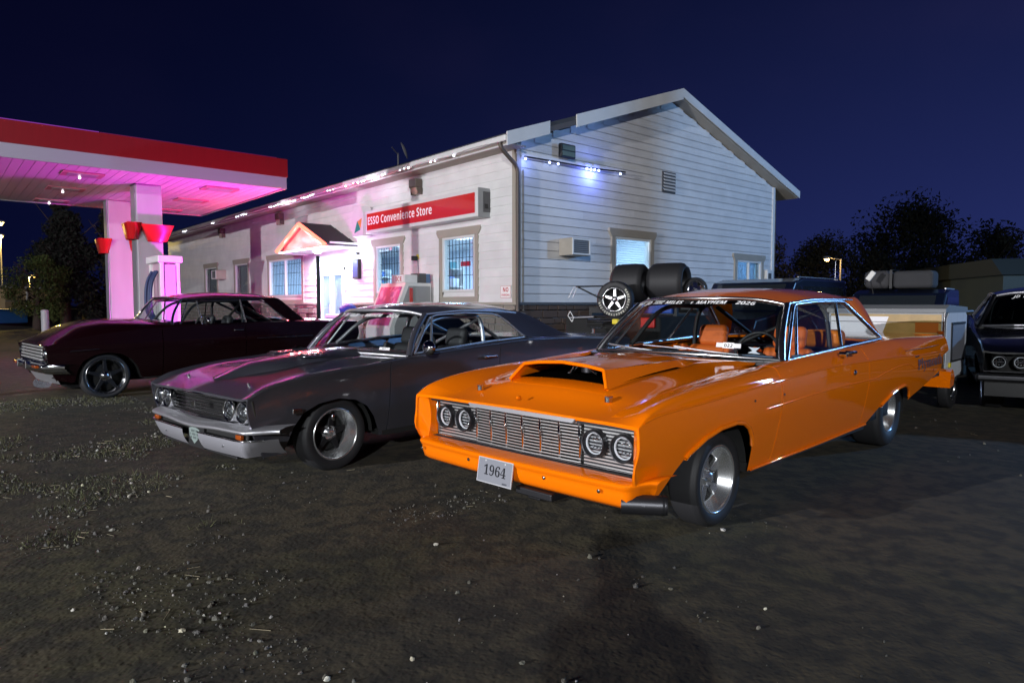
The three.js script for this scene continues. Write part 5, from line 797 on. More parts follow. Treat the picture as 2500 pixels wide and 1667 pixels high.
  greenhouse(car, { header: 1.02, rear: 2.72, bowF: 0.1, bowR: 0, railY: [[1.1, 1.425], [1.6, 1.452], [2.4, 1.455], [2.72, 1.44]], railZ: [[1.1, 0.67], [2.4, 0.675], [2.72, 0.66]], crownY: [[1.02, 1.46], [1.25, 1.505], [1.8, 1.545], [2.4, 1.54], [2.72, 1.5]],
    wsBase: [0.92, 1.02, 0.82], wsBaseC: [0.7, 1.11, 0], cPillar: { front: [[2.3, 1.456, 0.675], [2.42, 1.43, 0.685], [2.6, 1.26, 0.77], [2.76, 1.1, 0.845], [2.84, 1.06, 0.86]], back: [[2.5, 1.46, 0.66], [2.72, 1.45, 0.655], [2.84, 1.36, 0.68], [2.98, 1.22, 0.74], [3.12, 1.1, 0.79], [3.18, 1.07, 0.82]] },
    window: win, bars: [[[1.36, 1.03, 0.85], [1.34, 1.4, 0.69]], [[2.06, 1.04, 0.853], [2.04, 1.415, 0.69]]] }, M.maroon, { frame: M.polished, frameR: 0.011, pillar: M.polished, pillarR: 0.02, wsTrim: M.polished });
  const tx = textTex(512, 64, (x, w, h) => { x.fillStyle = '#9fb09f'; x.fillRect(0, 0, w, h); x.fillStyle = '#d8ddd6'; for (let k = 0; k < 14; k++) x.fillRect(20 + k * 36, 16, 20, 32); });
  cabinFit(car, { x0: 0.98, x1: 3.0, y0: 0.3, sill: 1.02, w: 0.82, seatX: 1.6, seat: M.seatBlack, seatH: 0.56, cage: { xm: 2.1, xf: 1.4, xr: 3.0, y: 1.41, z: 0.6 } });
  wheelWell(car, 0.92, 0.03, 0.3, 0.44, 0.4, 0.74); wheelWell(car, 0.93, 2.93, 0.3, 0.42, 0.45, 0.8);
  part('underbody', [box(-0.5, 4.0, 0.2, 0.28, -0.44, 0.44), box(0.5, 2.5, 0.25, 0.32, -0.86, 0.86), box(-0.55, 0.45, 0.28, 0.8, -0.43, 0.43)], M.under, car);
  const ws = { dish: 0.03, n: 5, wi: 0.06, wo: 0.03, turn: 0.35, mat: M.polished, spokeMat: M.darkmetal };
  for (const s of [1, -1]) { wheel(car, 0, 0.32, s * 0.75, 0.325, 0.255, 0.22, s, ws); wheel(car, 2.93, 0.335, s * 0.72, 0.335, 0.24, 0.28, s, ws); }
  part('mirror', [sph(0.055, 1.42, 1.09, 0.94, 0.6, 1, 1, 14), cyl(0.01, 0.012, [1.42, 1.03, 0.88], [1.42, 1.07, 0.92], 8)], M.chrome, car);
}

// ---------------------------------------------------------------- black car at the right edge
{
  const car = thing('black_coupe', 'black vintage car with tall hood scoop cut off by the right edge', 'car', [10.75, 0, -1.75], THREE.MathUtils.degToRad(17.5)); car.scale.setScalar(1.18);
  const { skin } = muscle(car, M.black, { wheel: { spokeMat: M.polished }, gh: { glass: P(0.06, 0.07, 0.07, 0, { transmission: 1, thickness: 0, side: THREE.DoubleSide }) } });
  part('nose_cavity', [box(-0.56, -0.54, 0.26, 0.64, -0.76, 0.76)], M.under, car);
  const g = new THREE.Group(); g.name = 'grille'; car.add(g); for (let k = 0; k < 6; k++) part('bar', rbox(-0.63, -0.61, 0.47 + k * 0.028, 0.478 + k * 0.028, -0.4, 0.4, 0.003), M.darkmetal, g);
  part('frame', [tube([[-0.65, 0.645, -0.83], [-0.66, 0.645, 0.83]], 0.007, false, 4), tube([[-0.65, 0.452, -0.83], [-0.66, 0.452, 0.83]], 0.007, false, 4), tube([[-0.65, 0.645, -0.83], [-0.65, 0.452, -0.83]], 0.005, false, 4)], M.darkmetal, g);
  for (const s of [1, -1]) for (const z of [0.52, 0.7]) lamp(car, -0.63, 0.55, s * z, 0.07, 'headlight', true);
  part('hood_lip', both([flat(grid(14, 2, (i, j) => { const a = skin(-0.6765, lerp(5, 1, i)); return a.clone().lerp(V(a.x + 0.03, 0.645, a.z), j); }))]), dbl(M.black), car);
  part('bumper', [rbox(-0.76, -0.66, 0.36, 0.43, -0.9, 0.9, 0.025)], M.darkmetal, car); part('lower_valance', box(-0.66, -0.6, 0.2, 0.36, -0.82, 0.82), M.black, car);
  const b = poly([[-0.35, 0.8], [-0.3, 0.98], [0.55, 1.0], [0.75, 0.88]], 0.6); b.translate(0, 0, -0.3); part('hood_scoop', b, M.black, car);
}

// ---------------------------------------------------------------- small trailer behind the orange car
{
  const yaw = THREE.MathUtils.degToRad(4.163), at = (x, z) => [3.496 + Math.cos(yaw) * x + Math.sin(yaw) * z, -3.047 - Math.sin(yaw) * x + Math.cos(yaw) * z];
  const [X, Z] = at(5.86, 0), t = thing('box_trailer', 'small box trailer with beige sticker covered nose behind the orange car', 'trailer', [X, 0, Z], yaw);
  part('body', [box(0.012, 1.1, 0.42, 1.24, -0.68, 0.68)], M.grey, t);
  const tx = textTex(1024, 512, (c, w, h) => {
    c.fillStyle = '#a8884e'; c.fillRect(0, 0, w, h); for (let k = 0; k < 500; k++) { c.globalAlpha = 0.05; c.fillStyle = k % 2 ? '#d0b070' : '#6d5526'; c.beginPath(); c.arc(rnd() * w, rnd() * h, 10 + rnd() * 50, 0, 7); c.fill(); } c.globalAlpha = 1;
    c.fillStyle = '#e4e2e6'; c.beginPath(); c.moveTo(0, 20); c.lineTo(560, 20); c.lineTo(380, 490); c.lineTo(0, 490); c.closePath(); c.fill();
    c.strokeStyle = '#2a2a2a'; c.lineWidth = 5; c.beginPath(); c.moveTo(0, 66); c.lineTo(1024, 66); c.stroke();
    c.fillStyle = '#16221f'; c.fillRect(0, 230, 396, 128); c.fillRect(60, 352, 350, 120); c.fillStyle = '#f2f4f0'; c.font = 'bold 118px serif'; c.textAlign = 'right'; c.fillText('50 MILES', 388, 336); c.fillText('OF MAYHEM', 560 - 20, 454);
    c.fillStyle = '#a8884e'; c.fillRect(470, 350, 300, 130);
    c.fillStyle = '#191713'; for (let k = 0; k < 26; k++) { const a = k * 2.4, r = 16 + (k % 5) * 16; c.beginPath(); c.ellipse(500 + Math.cos(a) * r, 350 + Math.sin(a) * r * 1.05, 26, 14, a, 0, 7); c.fill(); } c.beginPath(); c.ellipse(590, 400, 22, 12, 0.8, 0, 7); c.fill();
    c.fillStyle = '#a85a12'; c.fillRect(800, 66, 200, 84); c.fillStyle = '#7a2d12'; c.beginPath(); c.ellipse(850, 200, 24, 20, 0, 0, 7); c.fill(); c.fillStyle = '#6d7b39'; c.fillRect(820, 400, 190, 60); });
  const f = new THREE.PlaneGeometry(1.3, 0.78); f.rotateY(-Math.PI / 2); f.translate(0.004, 0.83, 0); part('nose_panel', f, new THREE.MeshStandardMaterial({ map: tx, roughness: 0.45 }), t);
  const lid = poly([[-0.02, 1.242], [1.13, 1.242], [1.1, 1.31], [0.14, 1.34], [-0.02, 1.29]], 1.4); lid.translate(0, 0, -0.7); part('lid', lid, S(0.2, 0.21, 0.22, 0.55, { map: texSoft }), t);
  const side = poly([[0.05, 0.34], [0.85, 0.46], [1.1, 0.64], [1.1, 1.2], [0.98, 1.27], [0.2, 1.27], [0.05, 1.16]], 0.012); side.translate(0, 0, 0.685); part('side_panel', side, S(0.78, 0.82, 0.88, 0.4, { map: texStreak }), t);
  part('side_frame', [box(0.28, 0.31, 0.62, 1.12, 0.698, 0.712), box(0.31, 0.98, 1.09, 1.12, 0.698, 0.712), box(0.28, 0.98, 0.62, 0.64, 0.698, 0.71)], M.darkmetal, t); part('side_door', box(0.32, 0.97, 0.645, 1.085, 0.698, 0.706), M.silver, t);
  part('edge_trim', [cyl(0.014, 0.014, [0, 0.42, 0.685], [0, 1.24, 0.685], 8)], M.polished, t); part('marker_lamp', rbox(-0.02, 0.012, 0.98, 1.02, 0.62, 0.68, 0.006), M.amber, t); part('latch', [rbox(0.18, 0.24, 0.56, 0.62, 0.698, 0.72, 0.006)], M.yellow, t);
  part('chassis', [box(-0.4, 1.15, 0.34, 0.4, -0.5, -0.42), box(-0.4, 1.15, 0.34, 0.4, 0.42, 0.5), box(-0.5, -0.3, 0.34, 0.4, -0.06, 0.06)], M.trim, t);
  for (const s of [1, -1]) wheel(t, 0.62, 0.26, s * 0.6, 0.26, 0.15, 0.14, s, { dish: 0.02, n: 6, wi: 0.05, wo: 0.05 });
}
// ---------------------------------------------------------------- tyre trailer before the gable end
{
  const t = thing('tyre_trailer', 'low dark trailer carrying spare drag tyres in front of the gable end', 'trailer', [8.5, 0, -7.0], THREE.MathUtils.degToRad(10));
  part('deck', [rbox(-0.55, 1.6, 0.5, 1.16, -0.85, 0.85, 0.04)], M.under, t); part('frame', [box(-0.6, 1.65, 0.42, 0.498, -0.8, -0.7), box(-0.6, 1.65, 0.42, 0.498, 0.7, 0.8)], M.trim, t);
  part('tongue', [cyl(0.035, 0.035, [-0.6, 0.46, -0.5], [-1.6, 0.46, 0], 10), cyl(0.035, 0.035, [-0.6, 0.46, 0.5], [-1.6, 0.46, 0], 10)], M.trim, t);
  part('jack', [cyl(0.028, 0.028, [-0.9, 1.1, -0.18], [-0.9, 1.1, 0.26], 10), cyl(0.03, 0.03, [-0.88, 0.5, -0.05], [-0.9, 0.98, -0.08], 10), rbox(-0.95, -0.8, 0.98, 1.0, -0.12, 0.1, 0.01)], M.polished, t); part('jack_handle', rbox(-0.94, -0.86, 1.05, 1.13, 0.26, 0.36, 0.02), M.yellow, t);
  part('cross_bar', cyl(0.014, 0.014, [-0.62, 1.13, -0.7], [-0.62, 1.15, -0.25], 8), M.satin, t);
  for (const s of [1, -1]) wheel(t, 0.6, 0.3, s * 0.98, 0.3, 0.19, 0.2, s, { dish: 0.03, n: 5, mat: M.satin });
  part('rack', [box(0.1, 0.9, 1.162, 1.2, -0.8, -0.74), box(0.1, 0.9, 1.162, 1.2, 0.74, 0.8), box(0.1, 0.16, 1.2, 1.3, -0.8, 0.8), box(0.84, 0.9, 1.2, 1.3, -0.8, 0.8)], M.trim, t);
  part('strap', [rbox(0.02, 0.1, 1.2, 1.34, 0.05, 0.75, 0.02)], M.blueStrap, t); part('tail_lamp', rbox(-0.6, -0.552, 1.0, 1.15, 0.55, 0.78, 0.015), M.red, t);
}
const slick = (x, y, z, turn, label, r, ri, w) => {
  const t = thing('slick_tyre', label, 'tyre', [x, y, z], turn); const h = w / 2, q = new THREE.LatheGeometry([[ri, -h * 0.86], [ri + 0.03, -h * 0.98], [(r + ri) / 2, -h * 1.02], [r - 0.05, -h * 0.95], [r - 0.012, -h * 0.84], [r, -h * 0.7], [r + 0.004, 0], [r, h * 0.7], [r - 0.012, h * 0.84], [r - 0.05, h * 0.95], [(r + ri) / 2, h * 1.02], [ri + 0.03, h * 0.98], [ri, h * 0.86]].map((p) => new THREE.Vector2(...p)), 56); q.rotateX(Math.PI / 2); part('tread', q, dbl(M.rubber), t);
  const l = new THREE.LatheGeometry([[ri - 0.004, -h * 0.8], [ri - 0.03, -h * 0.3], [ri - 0.03, h * 0.3], [ri - 0.004, h * 0.8], [ri + 0.012, h * 0.9]].map((p) => new THREE.Vector2(...p)), 40); l.rotateX(Math.PI / 2); part('rim', l, dbl(M.darkmetal), t);
  const tx = textTex(256, 256, (c, W, H) => { c.translate(128, 128); c.fillStyle = '#dcdcdc'; c.font = 'bold 17px sans-serif'; for (const [s, a0] of [['RACING', 0.4], ['DRAG SLICK', 3.4]]) for (let i = 0; i < s.length; i++) { c.save(); c.rotate(a0 + i * 0.13); c.fillText(s[i], -6, -104); c.restore(); } });
  return t;
};
slick(8.8, 1.69, -7.19, THREE.MathUtils.degToRad(18), 'wide bald drag tyre on the trailer, left one of the pair', 0.315, 0.18, 0.54);
slick(9.03, 1.69, -6.6, THREE.MathUtils.degToRad(18), 'wide bald drag tyre on the trailer, right one with open end showing', 0.315, 0.2, 0.58);
{ const t = thing('spare_wheel', 'upright spare wheel with five spoke polished rim left of the drag tyres', 'wheel', [8.08, 1.42, -6.9], 0); const w = wheel(t, 0, 0, 0, 0.285, 0.18, 0.18, 1, { dish: 0.03, n: 5, wi: 0.045, wo: 0.03, turn: 0.3, mat: M.polished }); w.rotation.y = -Math.PI / 2 + 0.42;
  const g = new THREE.RingGeometry(0.2, 0.262, 48, 1); const tx = textTex(512, 512, (c) => { c.translate(256, 256); c.fillStyle = '#c8c6b4'; c.font = 'bold 44px sans-serif'; for (let i = 0; i < 22; i++) { c.save(); c.rotate(0.9 + i * 0.17); c.fillText('RADIALST/RACETYRES/25'[i % 21], -12, -214); c.restore(); } }); const q = flat(g); q.translate(0, 0, 0.094); const m = part('sidewall_lettering', q, decal(tx), w); }
{ const t = thing('chrome_wheel', 'small chrome dished wheel lying right of the drag tyres', 'wheel', [9.2, 1.57, -6.22], 0); const w = wheel(t, 0, 0, 0, 0.2, 0.14, 0.12, 1, { dish: 0.06, n: 5, wi: 0.07, wo: 0.08 }); w.rotation.y = -0.5; }
{ const t = thing('folded_frame', 'dark tube frame with clear sheet leaning left of the spare wheel', 'frame', [7.61, 0, -7.3], 0);
  const r = (a, b, k, m) => cyl(k, k, a, b, 8); part('tube', [r([0, 1.62, 0], [0.42, 1.63, 0.34], 0.012), r([0.03, 1.61, 0.02], [0.3, 1.43, 0.26], 0.012)], M.trim, t); part('edge_rod', [r([-0.02, 1.61, -0.02], [-0.08, 1.44, -0.08], 0.007), r([0.02, 1.6, 0], [-0.03, 1.45, -0.04], 0.006)], M.satin, t);
  const d = thing('diamond_tag', 'white outlined diamond tag hanging left of the trailer', 'tag', [7.18, 1.16, -7.0], 0); part('outline', [tube([[0, 0.08, 0.0], [-0.02, 0.02, -0.03], [0.02, -0.075, 0.02], [0.03, -0.01, 0.04], [0, 0.08, 0.0]], 0.006, false, 24)], M.white, d); }

// ---------------------------------------------------------------- dark vehicles farther back
function wagon(name, label, pos, turn, s, load) {
  const t = thing(name, label, 'vehicle', pos, turn), L = 4.6 * s, h = s, prof = [[0, 0.35], [0, 0.85], [0.08, 0.98], [1.25, 1.12], [1.75, 1.72], [2.1, 1.8], [load ? 3.0 : 4.35, 1.8], [load ? 3.15 : 4.55, 1.12], [4.6, 1.08], [4.6, 0.4]].map(([a, b]) => [a * s, b * s]);
  const g = new THREE.ExtrudeGeometry(new THREE.Shape(prof.map((p) => new THREE.Vector2(...p))), { depth: 1.76 * s, bevelEnabled: true, bevelThickness: 0.05, bevelSize: 0.05, bevelSegments: 3 }); g.translate(0, 0, -0.88 * s); part('body', g, M.navy, t);
  part('windscreen', grid(4, 4, (i, j) => V(lerp(1.3, 1.74, j) * s - 0.062, lerp(1.17, 1.7, j) * s + 0.02, lerp(-0.76, 0.76, i) * s)), dbl(P(0.02, 0.025, 0.03, 0.05, { clearcoat: 1 })), t);
  const sg = poly([[1.45, 1.16], [1.84, 1.68], [load ? 2.92 : 4.2, 1.68], [load ? 3.0 : 4.35, 1.16]].map(([a, b]) => [a * s, b * s]), 0.01); for (const k of [1, -1]) { const q = sg.clone(); q.translate(0, 0, k > 0 ? 0.93 * s + 0.003 : -0.945 * s); part('side_window', q, P(0.02, 0.025, 0.03, 0.05, { clearcoat: 1 }), t); }
  part('roof_trim', [cyl(0.012, 0.012, [2.0 * s, 1.87 * s, 0.86 * s], [(load ? 2.9 : 4.2) * s, 1.87 * s, 0.86 * s], 6)], M.satin, t);
  part('bumper', rbox(-0.16, 0.0, 0.42 * s, 0.58 * s, -0.9 * s, 0.9 * s, 0.03), M.darkmetal, t); for (const k of [1, -1]) { lamp(t, -0.07, 0.8 * s, k * 0.66 * s, 0.09 * s); wheel(t, 0.85 * s, 0.36 * s, k * 0.84 * s, 0.36 * s, 0.22 * s, 0.2, k, { dish: 0.03 }); wheel(t, 3.65 * s, 0.36 * s, k * 0.84 * s, 0.36 * s, 0.22 * s, 0.2, k, { dish: 0.03 }); }
  return t;
}
{ const t = wagon('dark_wagon', 'dark navy high roofed vehicle parked before the small gable window', [11.9, 0, -7.7], THREE.MathUtils.degToRad(3), 1.03); part('antenna', cyl(0.012, 0.008, [4.3, 1.8, 0.8], [4.3, 2.35, 0.8], 6), M.satin, t); part('antenna_bracket', box(4.24, 4.36, 1.9, 1.915, 0.72, 0.88), M.satin, t); }
{ const t = wagon('black_pickup', 'black pickup with covered load on its roof behind the small trailer', [12.9, 0, -4.95], THREE.MathUtils.degToRad(6), 0.88, true); part('bed_rail', [cyl(0.02, 0.02, [2.9, 1.2, -0.86], [4.0, 1.2, -0.86], 8), cyl(0.02, 0.02, [2.9, 1.2, 0.86], [4.0, 1.2, 0.86], 8)], M.satin, t);
  const l = thing('roof_load', 'dark grey fabric load with strap on top of the black pickup', 'load', [14.75, 1.66, -5.2], THREE.MathUtils.degToRad(6)); part('bundle', [new RoundedBoxGeometry(0.5, 0.36, 0.5, 4, 0.12).translate(0, 0.18, -0.36)], S(0.06, 0.058, 0.062, 0.9, { map: texSoft }), l); part('bundle', [new RoundedBoxGeometry(0.5, 0.34, 0.7, 4, 0.08).translate(0, 0.17, 0.28)], S(0.05, 0.05, 0.054, 0.9, { map: texSoft }), l); part('strap', [box(-0.26, 0.26, 0.362, 0.366, -0.12, -0.07), box(-0.266, -0.262, 0, 0.36, -0.12, -0.07)], M.trim, l);
  const w = thing('work_lamp', 'pale work lamp tilted beside the roof load', 'lamp', [14.0, 1.9, -5.46], 0.3); part('case', new RoundedBoxGeometry(0.05, 0.2, 0.1, 3, 0.02).rotateX(0.6), S(0.8, 0.78, 0.74, 0.4), w); part('bracket', cyl(0.01, 0.01, [0.02, -0.1, 0], [0.05, -0.35, 0.05], 6), M.trim, w); }

// ---------------------------------------------------------------- surroundings
function tree(name, label, x, z, h, w, mat, n, o = {}) {
  const t = thing(name, label, 'tree', [x, 0, z]); part('trunk', [cyl(0.16 * w * 0.3 + 0.05, 0.05, [0, 0, 0], [0.1, h * 0.75, 0.05], 10), ...[0, 1, 2, 3, 4].map((k) => cyl(0.05, 0.015, [0.04, h * (0.3 + 0.08 * k), 0.02], [Math.cos(k * 2.2) * w * 0.35, h * (0.45 + 0.1 * k), Math.sin(k * 2.2) * w * 0.35], 6))], M.bark, t);
  const blobs = []; for (let k = 0; k < (o.blobs ?? 14); k++) { const f = rnd(), y = h * lerp(o.low ?? 0.25, 0.95, f), rad = (o.cone ? (1.05 - f) : Math.sin(Math.PI * clamp(0.25 + 0.7 * f))) * w * 0.42, a = rnd() * 6.28; blobs.push([Math.cos(a) * rad * Math.sqrt(rnd()), y, Math.sin(a) * rad * Math.sqrt(rnd()), w * rr(0.14, 0.26) * (o.cone ? 1.1 - 0.6 * f : 1)]); }
  const pos = [], q = V(0, 0, 0), s = o.leaf ?? 0.22; for (let k = 0; k < n; k++) { const b = blobs[(rnd() * blobs.length) | 0]; const u = rnd() * 2 - 1, a = rnd() * 6.283, rr0 = b[3] * Math.pow(rnd(), 0.45), c = Math.sqrt(1 - u * u); const cx = b[0] + Math.cos(a) * c * rr0, cy = b[1] + u * rr0 * 0.85, cz = b[2] + Math.sin(a) * c * rr0; for (let m = 0; m < 3; m++) pos.push(cx + (rnd() - 0.5) * s, cy + (rnd() - 0.5) * s, cz + (rnd() - 0.5) * s); }
  const g = new THREE.BufferGeometry(); g.setAttribute('position', new THREE.Float32BufferAttribute(pos, 3)); g.computeVertexNormals(); part('crown', g, mat, t); return t;
}
tree('evergreen_tree', 'tall dark evergreen directly left of the pink canopy columns', 6.0, -46.5, 8.2, 5.0, M.leafDark, 14000, { cone: true, low: 0.06, blobs: 34, leaf: 0.3 });
tree('evergreen_tree', 'second dark evergreen behind the farther canopy column', 8.6, -47.5, 7.4, 4.6, M.leafDark, 11000, { cone: true, low: 0.06, blobs: 30, leaf: 0.3 });
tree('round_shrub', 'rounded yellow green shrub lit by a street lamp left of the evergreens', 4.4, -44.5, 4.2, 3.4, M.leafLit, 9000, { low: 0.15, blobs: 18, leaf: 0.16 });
tree('broad_tree', 'broad dark tree rising highest on the right horizon', 63.5, -21.5, 9.4, 12, M.leafDark, 16000, { low: 0.22, blobs: 40, leaf: 0.4 });
tree('broad_tree', 'dark tree at the right frame edge behind the long low building', 69, -17.0, 7.6, 8, M.leafDark, 9000, { low: 0.2, blobs: 22, leaf: 0.4 });
tree('broad_tree', 'dark lower tree right behind the gable end corner', 46, -25.5, 5.9, 6.5, M.leafDark, 9000, { low: 0.12, blobs: 22, leaf: 0.3 });
tree('broad_tree', 'dark rounded tree behind the orange street lamp', 52, -23.6, 6.2, 7, M.leafDark, 9000, { low: 0.12, blobs: 22, leaf: 0.3 });
tree('broad_tree', 'small dark tree between street lamp pole and highest tree', 54, -20.8, 4.9, 6, M.leafDark, 7000, { low: 0.1, blobs: 18, leaf: 0.3 });
tree('broad_tree', 'dark tree seen left of the round lamp pole near the wall corner', 42, -26.5, 5.3, 5, M.leafDark, 7000, { low: 0.1, blobs: 18, leaf: 0.3 });
function streetLamp(x, z, h, tx, tz, color, I, label, k = 14) {
  const t = thing('street_lamp', label, 'street lamp', [x, 0, z]); part('pole', cyl(0.09, 0.06, [0, 0, 0], [0, h, 0], 10), M.grey, t); part('arm', cyl(0.035, 0.03, [0, h - 0.05, 0], [tx, h + 0.05, tz], 8), M.grey, t);
  part('lamp_head', sph(0.26, tx, h + 0.05, tz, 1, 0.45, 1), M.grey, t); part('lamp_bulb', sph(0.15, tx, h - 0.08, tz, 1, 0.7, 1), glow(...color, k), t); pointLight(t, tx, h - 0.22, tz, lin(...color), I, 0.1); return t;
}
{ const line = [[34, 10], [38, 18], [30, 22], [44, 12], [26, 30], [50, 4], [20, 34]], t0 = tree('added_tree', 'dark unseen tree added right of the frame nearest the black car', line[0][0], line[0][1], 8.5, 9, M.leafDark, 6000, { low: 0.06, blobs: 30, leaf: 0.45 }); t0.userData.group = 'unseen trees added right of the frame';  // unseen tree row, added to darken what the orange side mirrors
  for (const [x, z] of line.slice(1)) { const c = t0.clone(); c.name = numbered('added_tree'); c.position.set(x, 0, z); c.rotation.y = x; c.userData = { ...t0.userData, label: 'dark unseen tree added outside the right frame edge' }; scene.add(c); } t0.userData.label = 'dark unseen tree added outside the right frame edge'; }
streetLamp(45.9, -19.8, 4.35, -0.95, -0.5, [1, 0.55, 0.16], 18, 'low street lamp with orange glow right of the gable end', 18);
streetLamp(3.2, -56.9, 6.75, 0.6, 0.4, [1, 0.72, 0.18], 260, 'upper street lamp glowing yellow at the left frame edge', 26);
streetLamp(5.0, -74.9, 7.35, 0.05, 0.2, [1, 0.6, 0.15], 200, 'lower farther street lamp glowing orange at the left frame edge', 22);
streetLamp(6.8, -73.4, 3.75, 0.35, 0.3, [1, 0.6, 0.12], 160, 'distant small street lamp over the beige shed', 20);
{
  const wood = S(0.5, 0.38, 0.22, 0.8, { map: texSoft });
  const t = thing('beige_shed', 'long beige shed lit warm beside the rounded shrub', 'shed', [5.5, 0, -56]); t.rotation.y = Math.PI / 2 - 0.82;
  part('wall', box(-2.4, 2.4, 0, 2.35, -2, 0), wood, t); part('roof', box(-2.6, 2.6, 2.352, 2.5, -2.2, 0.25), M.greyDark, t); part('fascia', box(-2.6, 2.6, 2.36, 2.49, 0.252, 0.28), M.white, t); part('post', box(-0.75, -0.65, 0, 2.35, 0.002, 0.08), M.white, t); part('rail', box(-2.4, 2.4, 1.5, 1.58, 0.002, 0.04), M.tan, t); part('panel', box(-2.0, -0.8, 0.2, 1.0, 0.002, 0.05), S(0.05, 0.22, 0.1, 0.7), t);
  const u = thing('grey_shed', 'low grey shed with pale sloping roof edge at the left frame edge', 'shed', [2.2, 0, -57.5]); u.rotation.y = Math.PI / 2 - 0.82; part('wall', box(-3, 1.6, 0, 2.4, -2, 0), S(0.2, 0.19, 0.22, 0.8), u); part('roof', poly([[-3.2, 3.0], [1.9, 2.45], [1.9, 2.6], [-3.2, 3.15]], 2.4).translate(0, 0, -2.1), M.white, u); part('chimney', box(-1.2, -0.7, 2.8, 3.5, -1, -0.5), M.grey, u); part('corner_wall', box(1.0, 1.6, 0, 2.4, 0.002, 0.04), wood, u);
  const hd = thing('hedge_wall', 'low dark wall along the far side of the road at left', 'wall', [4.5, 0, -48]); hd.rotation.y = Math.PI / 2 - 0.82; part('wall', rbox(-8, 4, 0, 1.05, -0.3, 0, 0.03), S(0.03, 0.035, 0.03, 0.9), hd);
  const bt = thing('blue_bin', 'small blue container before the low dark wall at left', 'container', [3.2, 0, -46.2]); bt.rotation.y = 0.7; part('tub', rbox(-0.9, 0.9, 0.3, 1.0, -0.5, 0.5, 0.05), S(0.01, 0.08, 0.22, 0.6), bt); part('lid', rbox(-0.95, 0.95, 1.002, 1.08, -0.55, 0.55, 0.03), S(0.015, 0.1, 0.26, 0.5), bt);
  const lb = thing('long_building', 'long low pale building with shallow roof at the right edge', 'building', [56, 0, -11]); lb.rotation.y = -0.75 + Math.PI / 2 - 0.2;
  part('wall', box(-9, 9, 0, 3.0, -6, 0), S(0.1, 0.145, 0.155, 0.8, { map: texSoft }), lb); part('roof', poly([[-9.6, 2.95], [9.6, 2.95], [9.0, 3.9], [-8.2, 3.9]], 6.6).translate(0, 0, -6.3), S(0.07, 0.1, 0.11, 0.7), lb); part('fascia', box(-9.6, 9.6, 2.8, 2.948, 0.3, 0.34), M.grey, lb); part('door', box(-7.6, -5.8, 0.02, 2.3, 0.003, 0.05), M.greyDark, lb);
}
// loose stones, dry stalks and grit on the lot
{
  const inst = (name, geo, mat, n, place, label, cat) => { const m = new THREE.InstancedMesh(geo, mat, n), o = new THREE.Object3D(), col = new THREE.Color(); for (let k = 0; k < n; k++) { place(o, col, k); o.updateMatrix(); m.setMatrixAt(k, o.matrix); m.setColorAt(k, col); } m.name = name; m.castShadow = m.receiveShadow = true; scene.add(m); m.userData.kind = 'stuff'; tag(m, label, cat); return m; };
  const stone = new THREE.IcosahedronGeometry(1, 1); { const p = stone.attributes.position; for (let i = 0; i < p.count; i++) { const k = 0.75 + 0.5 * hash(Math.round(p.getX(i) * 50), Math.round(p.getY(i) * 50), Math.round(p.getZ(i) * 50)); p.setXYZ(i, p.getX(i) * k, p.getY(i) * k * 0.7, p.getZ(i) * k); } stone.computeVertexNormals(); }
  const dens = (x, z) => fbm(x * 1.1 + 30, z * 1.1 + 60, 256, 81, 4);
  const pick = () => { for (let q = 0; q < 60; q++) { const r = rnd(); let x, z; if (r < 0.6) { x = rr(-0.6, 2.2); z = rr(-11.5, -4.4); } else if (r < 0.8) { x = rr(0.5, 3); z = rr(-5.4, -1.4); } else { x = rr(-1, 9); z = rr(-12, 1); } if (dens(x, z) > (r < 0.6 ? 0.5 : 0.62) || rnd() < 0.03) return [x, z]; } return [rr(-1, 6), rr(-9, 0)]; };
  inst('gravel', stone, S(1, 1, 1, 0.75), 9000, (o, c) => { const [x, z] = pick(), s = 0.003 + 0.011 * Math.pow(rnd(), 6); o.position.set(x, s * 0.3, z); o.rotation.set(rnd() * 6, rnd() * 6, rnd() * 6); o.scale.set(s * rr(0.7, 1.4), s, s); const v = rnd() < 0.06 ? rr(0.25, 0.5) : rr(0.03, 0.12); c.setRGB(v, v * rr(0.9, 1), v * rr(0.65, 0.95)); }, 'scattered gravel and pale pebbles in front of the grey car', 'gravel');
  const blade = new THREE.BufferGeometry(); blade.setAttribute('position', new THREE.Float32BufferAttribute([-0.5, 0, 0, 0.5, 0, 0, 0.05, 1, 0.25], 3)); blade.computeVertexNormals();
  inst('weeds', blade, new THREE.MeshStandardMaterial({ color: 0xffffff, roughness: 0.8, side: THREE.DoubleSide }), 5000, (o, c) => { let x, z; do { x = rr(-0.5, 2.1); z = rr(-11.6, -4.2); } while (dens(x, z) < 0.53); o.position.set(x, 0, z); o.rotation.set(rr(-0.9, 0.9), rnd() * 6, rr(-0.9, 0.9)); const h = rr(0.02, 0.07); o.scale.set(0.004, h, h); const v = rr(0.03, 0.11); c.setRGB(v * rr(0.8, 1.1), v, v * 0.35); }, 'thin flattened weeds growing through the gravel at left', 'weeds');
  inst('dry_stalks', new THREE.CylinderGeometry(0.002, 0.0015, 1, 5), S(1, 1, 1, 0.8), 160, (o, c) => { const [x, z] = pick(); o.position.set(x, 0.004, z); o.rotation.set(Math.PI / 2 + rr(-0.05, 0.05), 0, rnd() * 6.28); o.rotation.order = 'YXZ'; o.rotation.y = rnd() * 6.28; o.scale.set(1, rr(0.02, 0.1), 1); const v = rr(0.15, 0.4); c.setRGB(v, v * 0.85, v * 0.55); }, 'dry stalks lying on the ground before the cars', 'dry stalks');
}

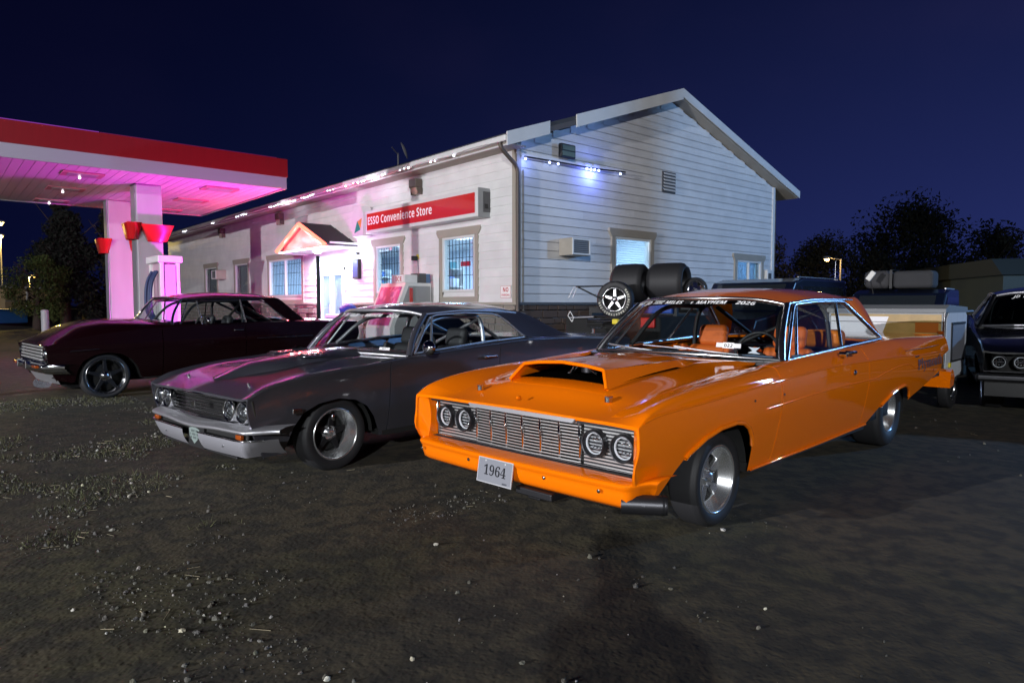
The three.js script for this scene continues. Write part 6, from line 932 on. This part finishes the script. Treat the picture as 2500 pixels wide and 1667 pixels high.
// the photographer, behind the camera, whose shadow lies before the orange car
function figure(label, x, z, turn) {
  const N = 52, S0 = 1.0, mc = new MarchingCubes(N, M.trim, false, false, 60000), k = 0.05;
  const B = [[[0, 1.5, 0], [0, 1.44, 0], 0.055, 0.06], [[0, 1.6, 0.01], [0, 1.63, 0.015], 0.095, 0.098], [[0, 1.36, 0], [0, 1.05, 0], 0.15, 0.135], [[-0.17, 1.37, 0], [0.17, 1.37, 0], 0.075, 0.075], [[-0.06, 0.98, 0], [0.06, 0.98, 0], 0.14, 0.14],
    ...[1, -1].flatMap((s) => [[[s * 0.1, 0.93, 0], [s * 0.11, 0.5, 0.02], 0.095, 0.062], [[s * 0.11, 0.5, 0.02], [s * 0.12, 0.1, 0], 0.06, 0.045], [[s * 0.12, 0.05, -0.03], [s * 0.13, 0.04, 0.14], 0.045, 0.04], [[s * 0.2, 1.37, 0], [s * 0.25, 1.16, 0.16], 0.058, 0.046], [[s * 0.25, 1.16, 0.16], [s * 0.07, 1.4, 0.3], 0.044, 0.034], [[s * 0.07, 1.4, 0.3], [s * 0.05, 1.45, 0.34], 0.036, 0.032]])];
  const sm = (a, b) => { const h = clamp(0.5 + (0.5 * (b - a)) / k); return lerp(b, a, h) - k * h * (1 - h); };
  for (let c = 0; c < N; c++) for (let b = 0; b < N; b++) for (let a = 0; a < N; a++) { const X = (a / N) * 2 - 1, Y = ((b / N) * 2 - 1) * S0 + 0.87, Z = (c / N) * 2 - 1; let d = 9; for (const [p, q, r0, r1] of B) { const ux = q[0] - p[0], uy = q[1] - p[1], uz = q[2] - p[2], t = clamp(((X - p[0]) * ux + (Y - p[1]) * uy + (Z - p[2]) * uz) / (ux * ux + uy * uy + uz * uz)); d = sm(d, Math.hypot(X - p[0] - ux * t, Y - p[1] - uy * t, Z - p[2] - uz * t) - lerp(r0, r1, t)); } mc.field[a + b * N + c * N * N] = -d; }
  mc.isolation = 0; mc.update(); const n = mc.count, g = new THREE.BufferGeometry(); g.setAttribute('position', new THREE.BufferAttribute(mc.positionArray.slice(0, n * 3), 3)); g.setAttribute('normal', new THREE.BufferAttribute(mc.normalArray.slice(0, n * 3), 3)); g.translate(0, 0.87, 0);
  const t = thing('person', label, 'person', [x, 0, z], turn); part('body', g, S(0.04, 0.042, 0.05, 0.9), t); part('hair', sph(0.104, 0, 1.66, -0.012, 1, 0.86, 1, 20), S(0.02, 0.015, 0.01, 0.9), t); part('face', sph(0.08, 0, 1.6, 0.035, 0.95, 1.15, 0.9, 20), S(0.4, 0.26, 0.2, 0.6), t); part('camera', [rbox(-0.065, 0.065, 1.44, 1.53, 0.33, 0.39, 0.012), cyl(0.035, 0.038, [0, 1.48, 0.39], [0, 1.48, 0.48], 16)], M.trim, t);
}
figure('photographer in dark clothes raising a camera, standing behind the viewpoint', -1.03, 1.15, 2.3);
renderer.render(scene, camera);
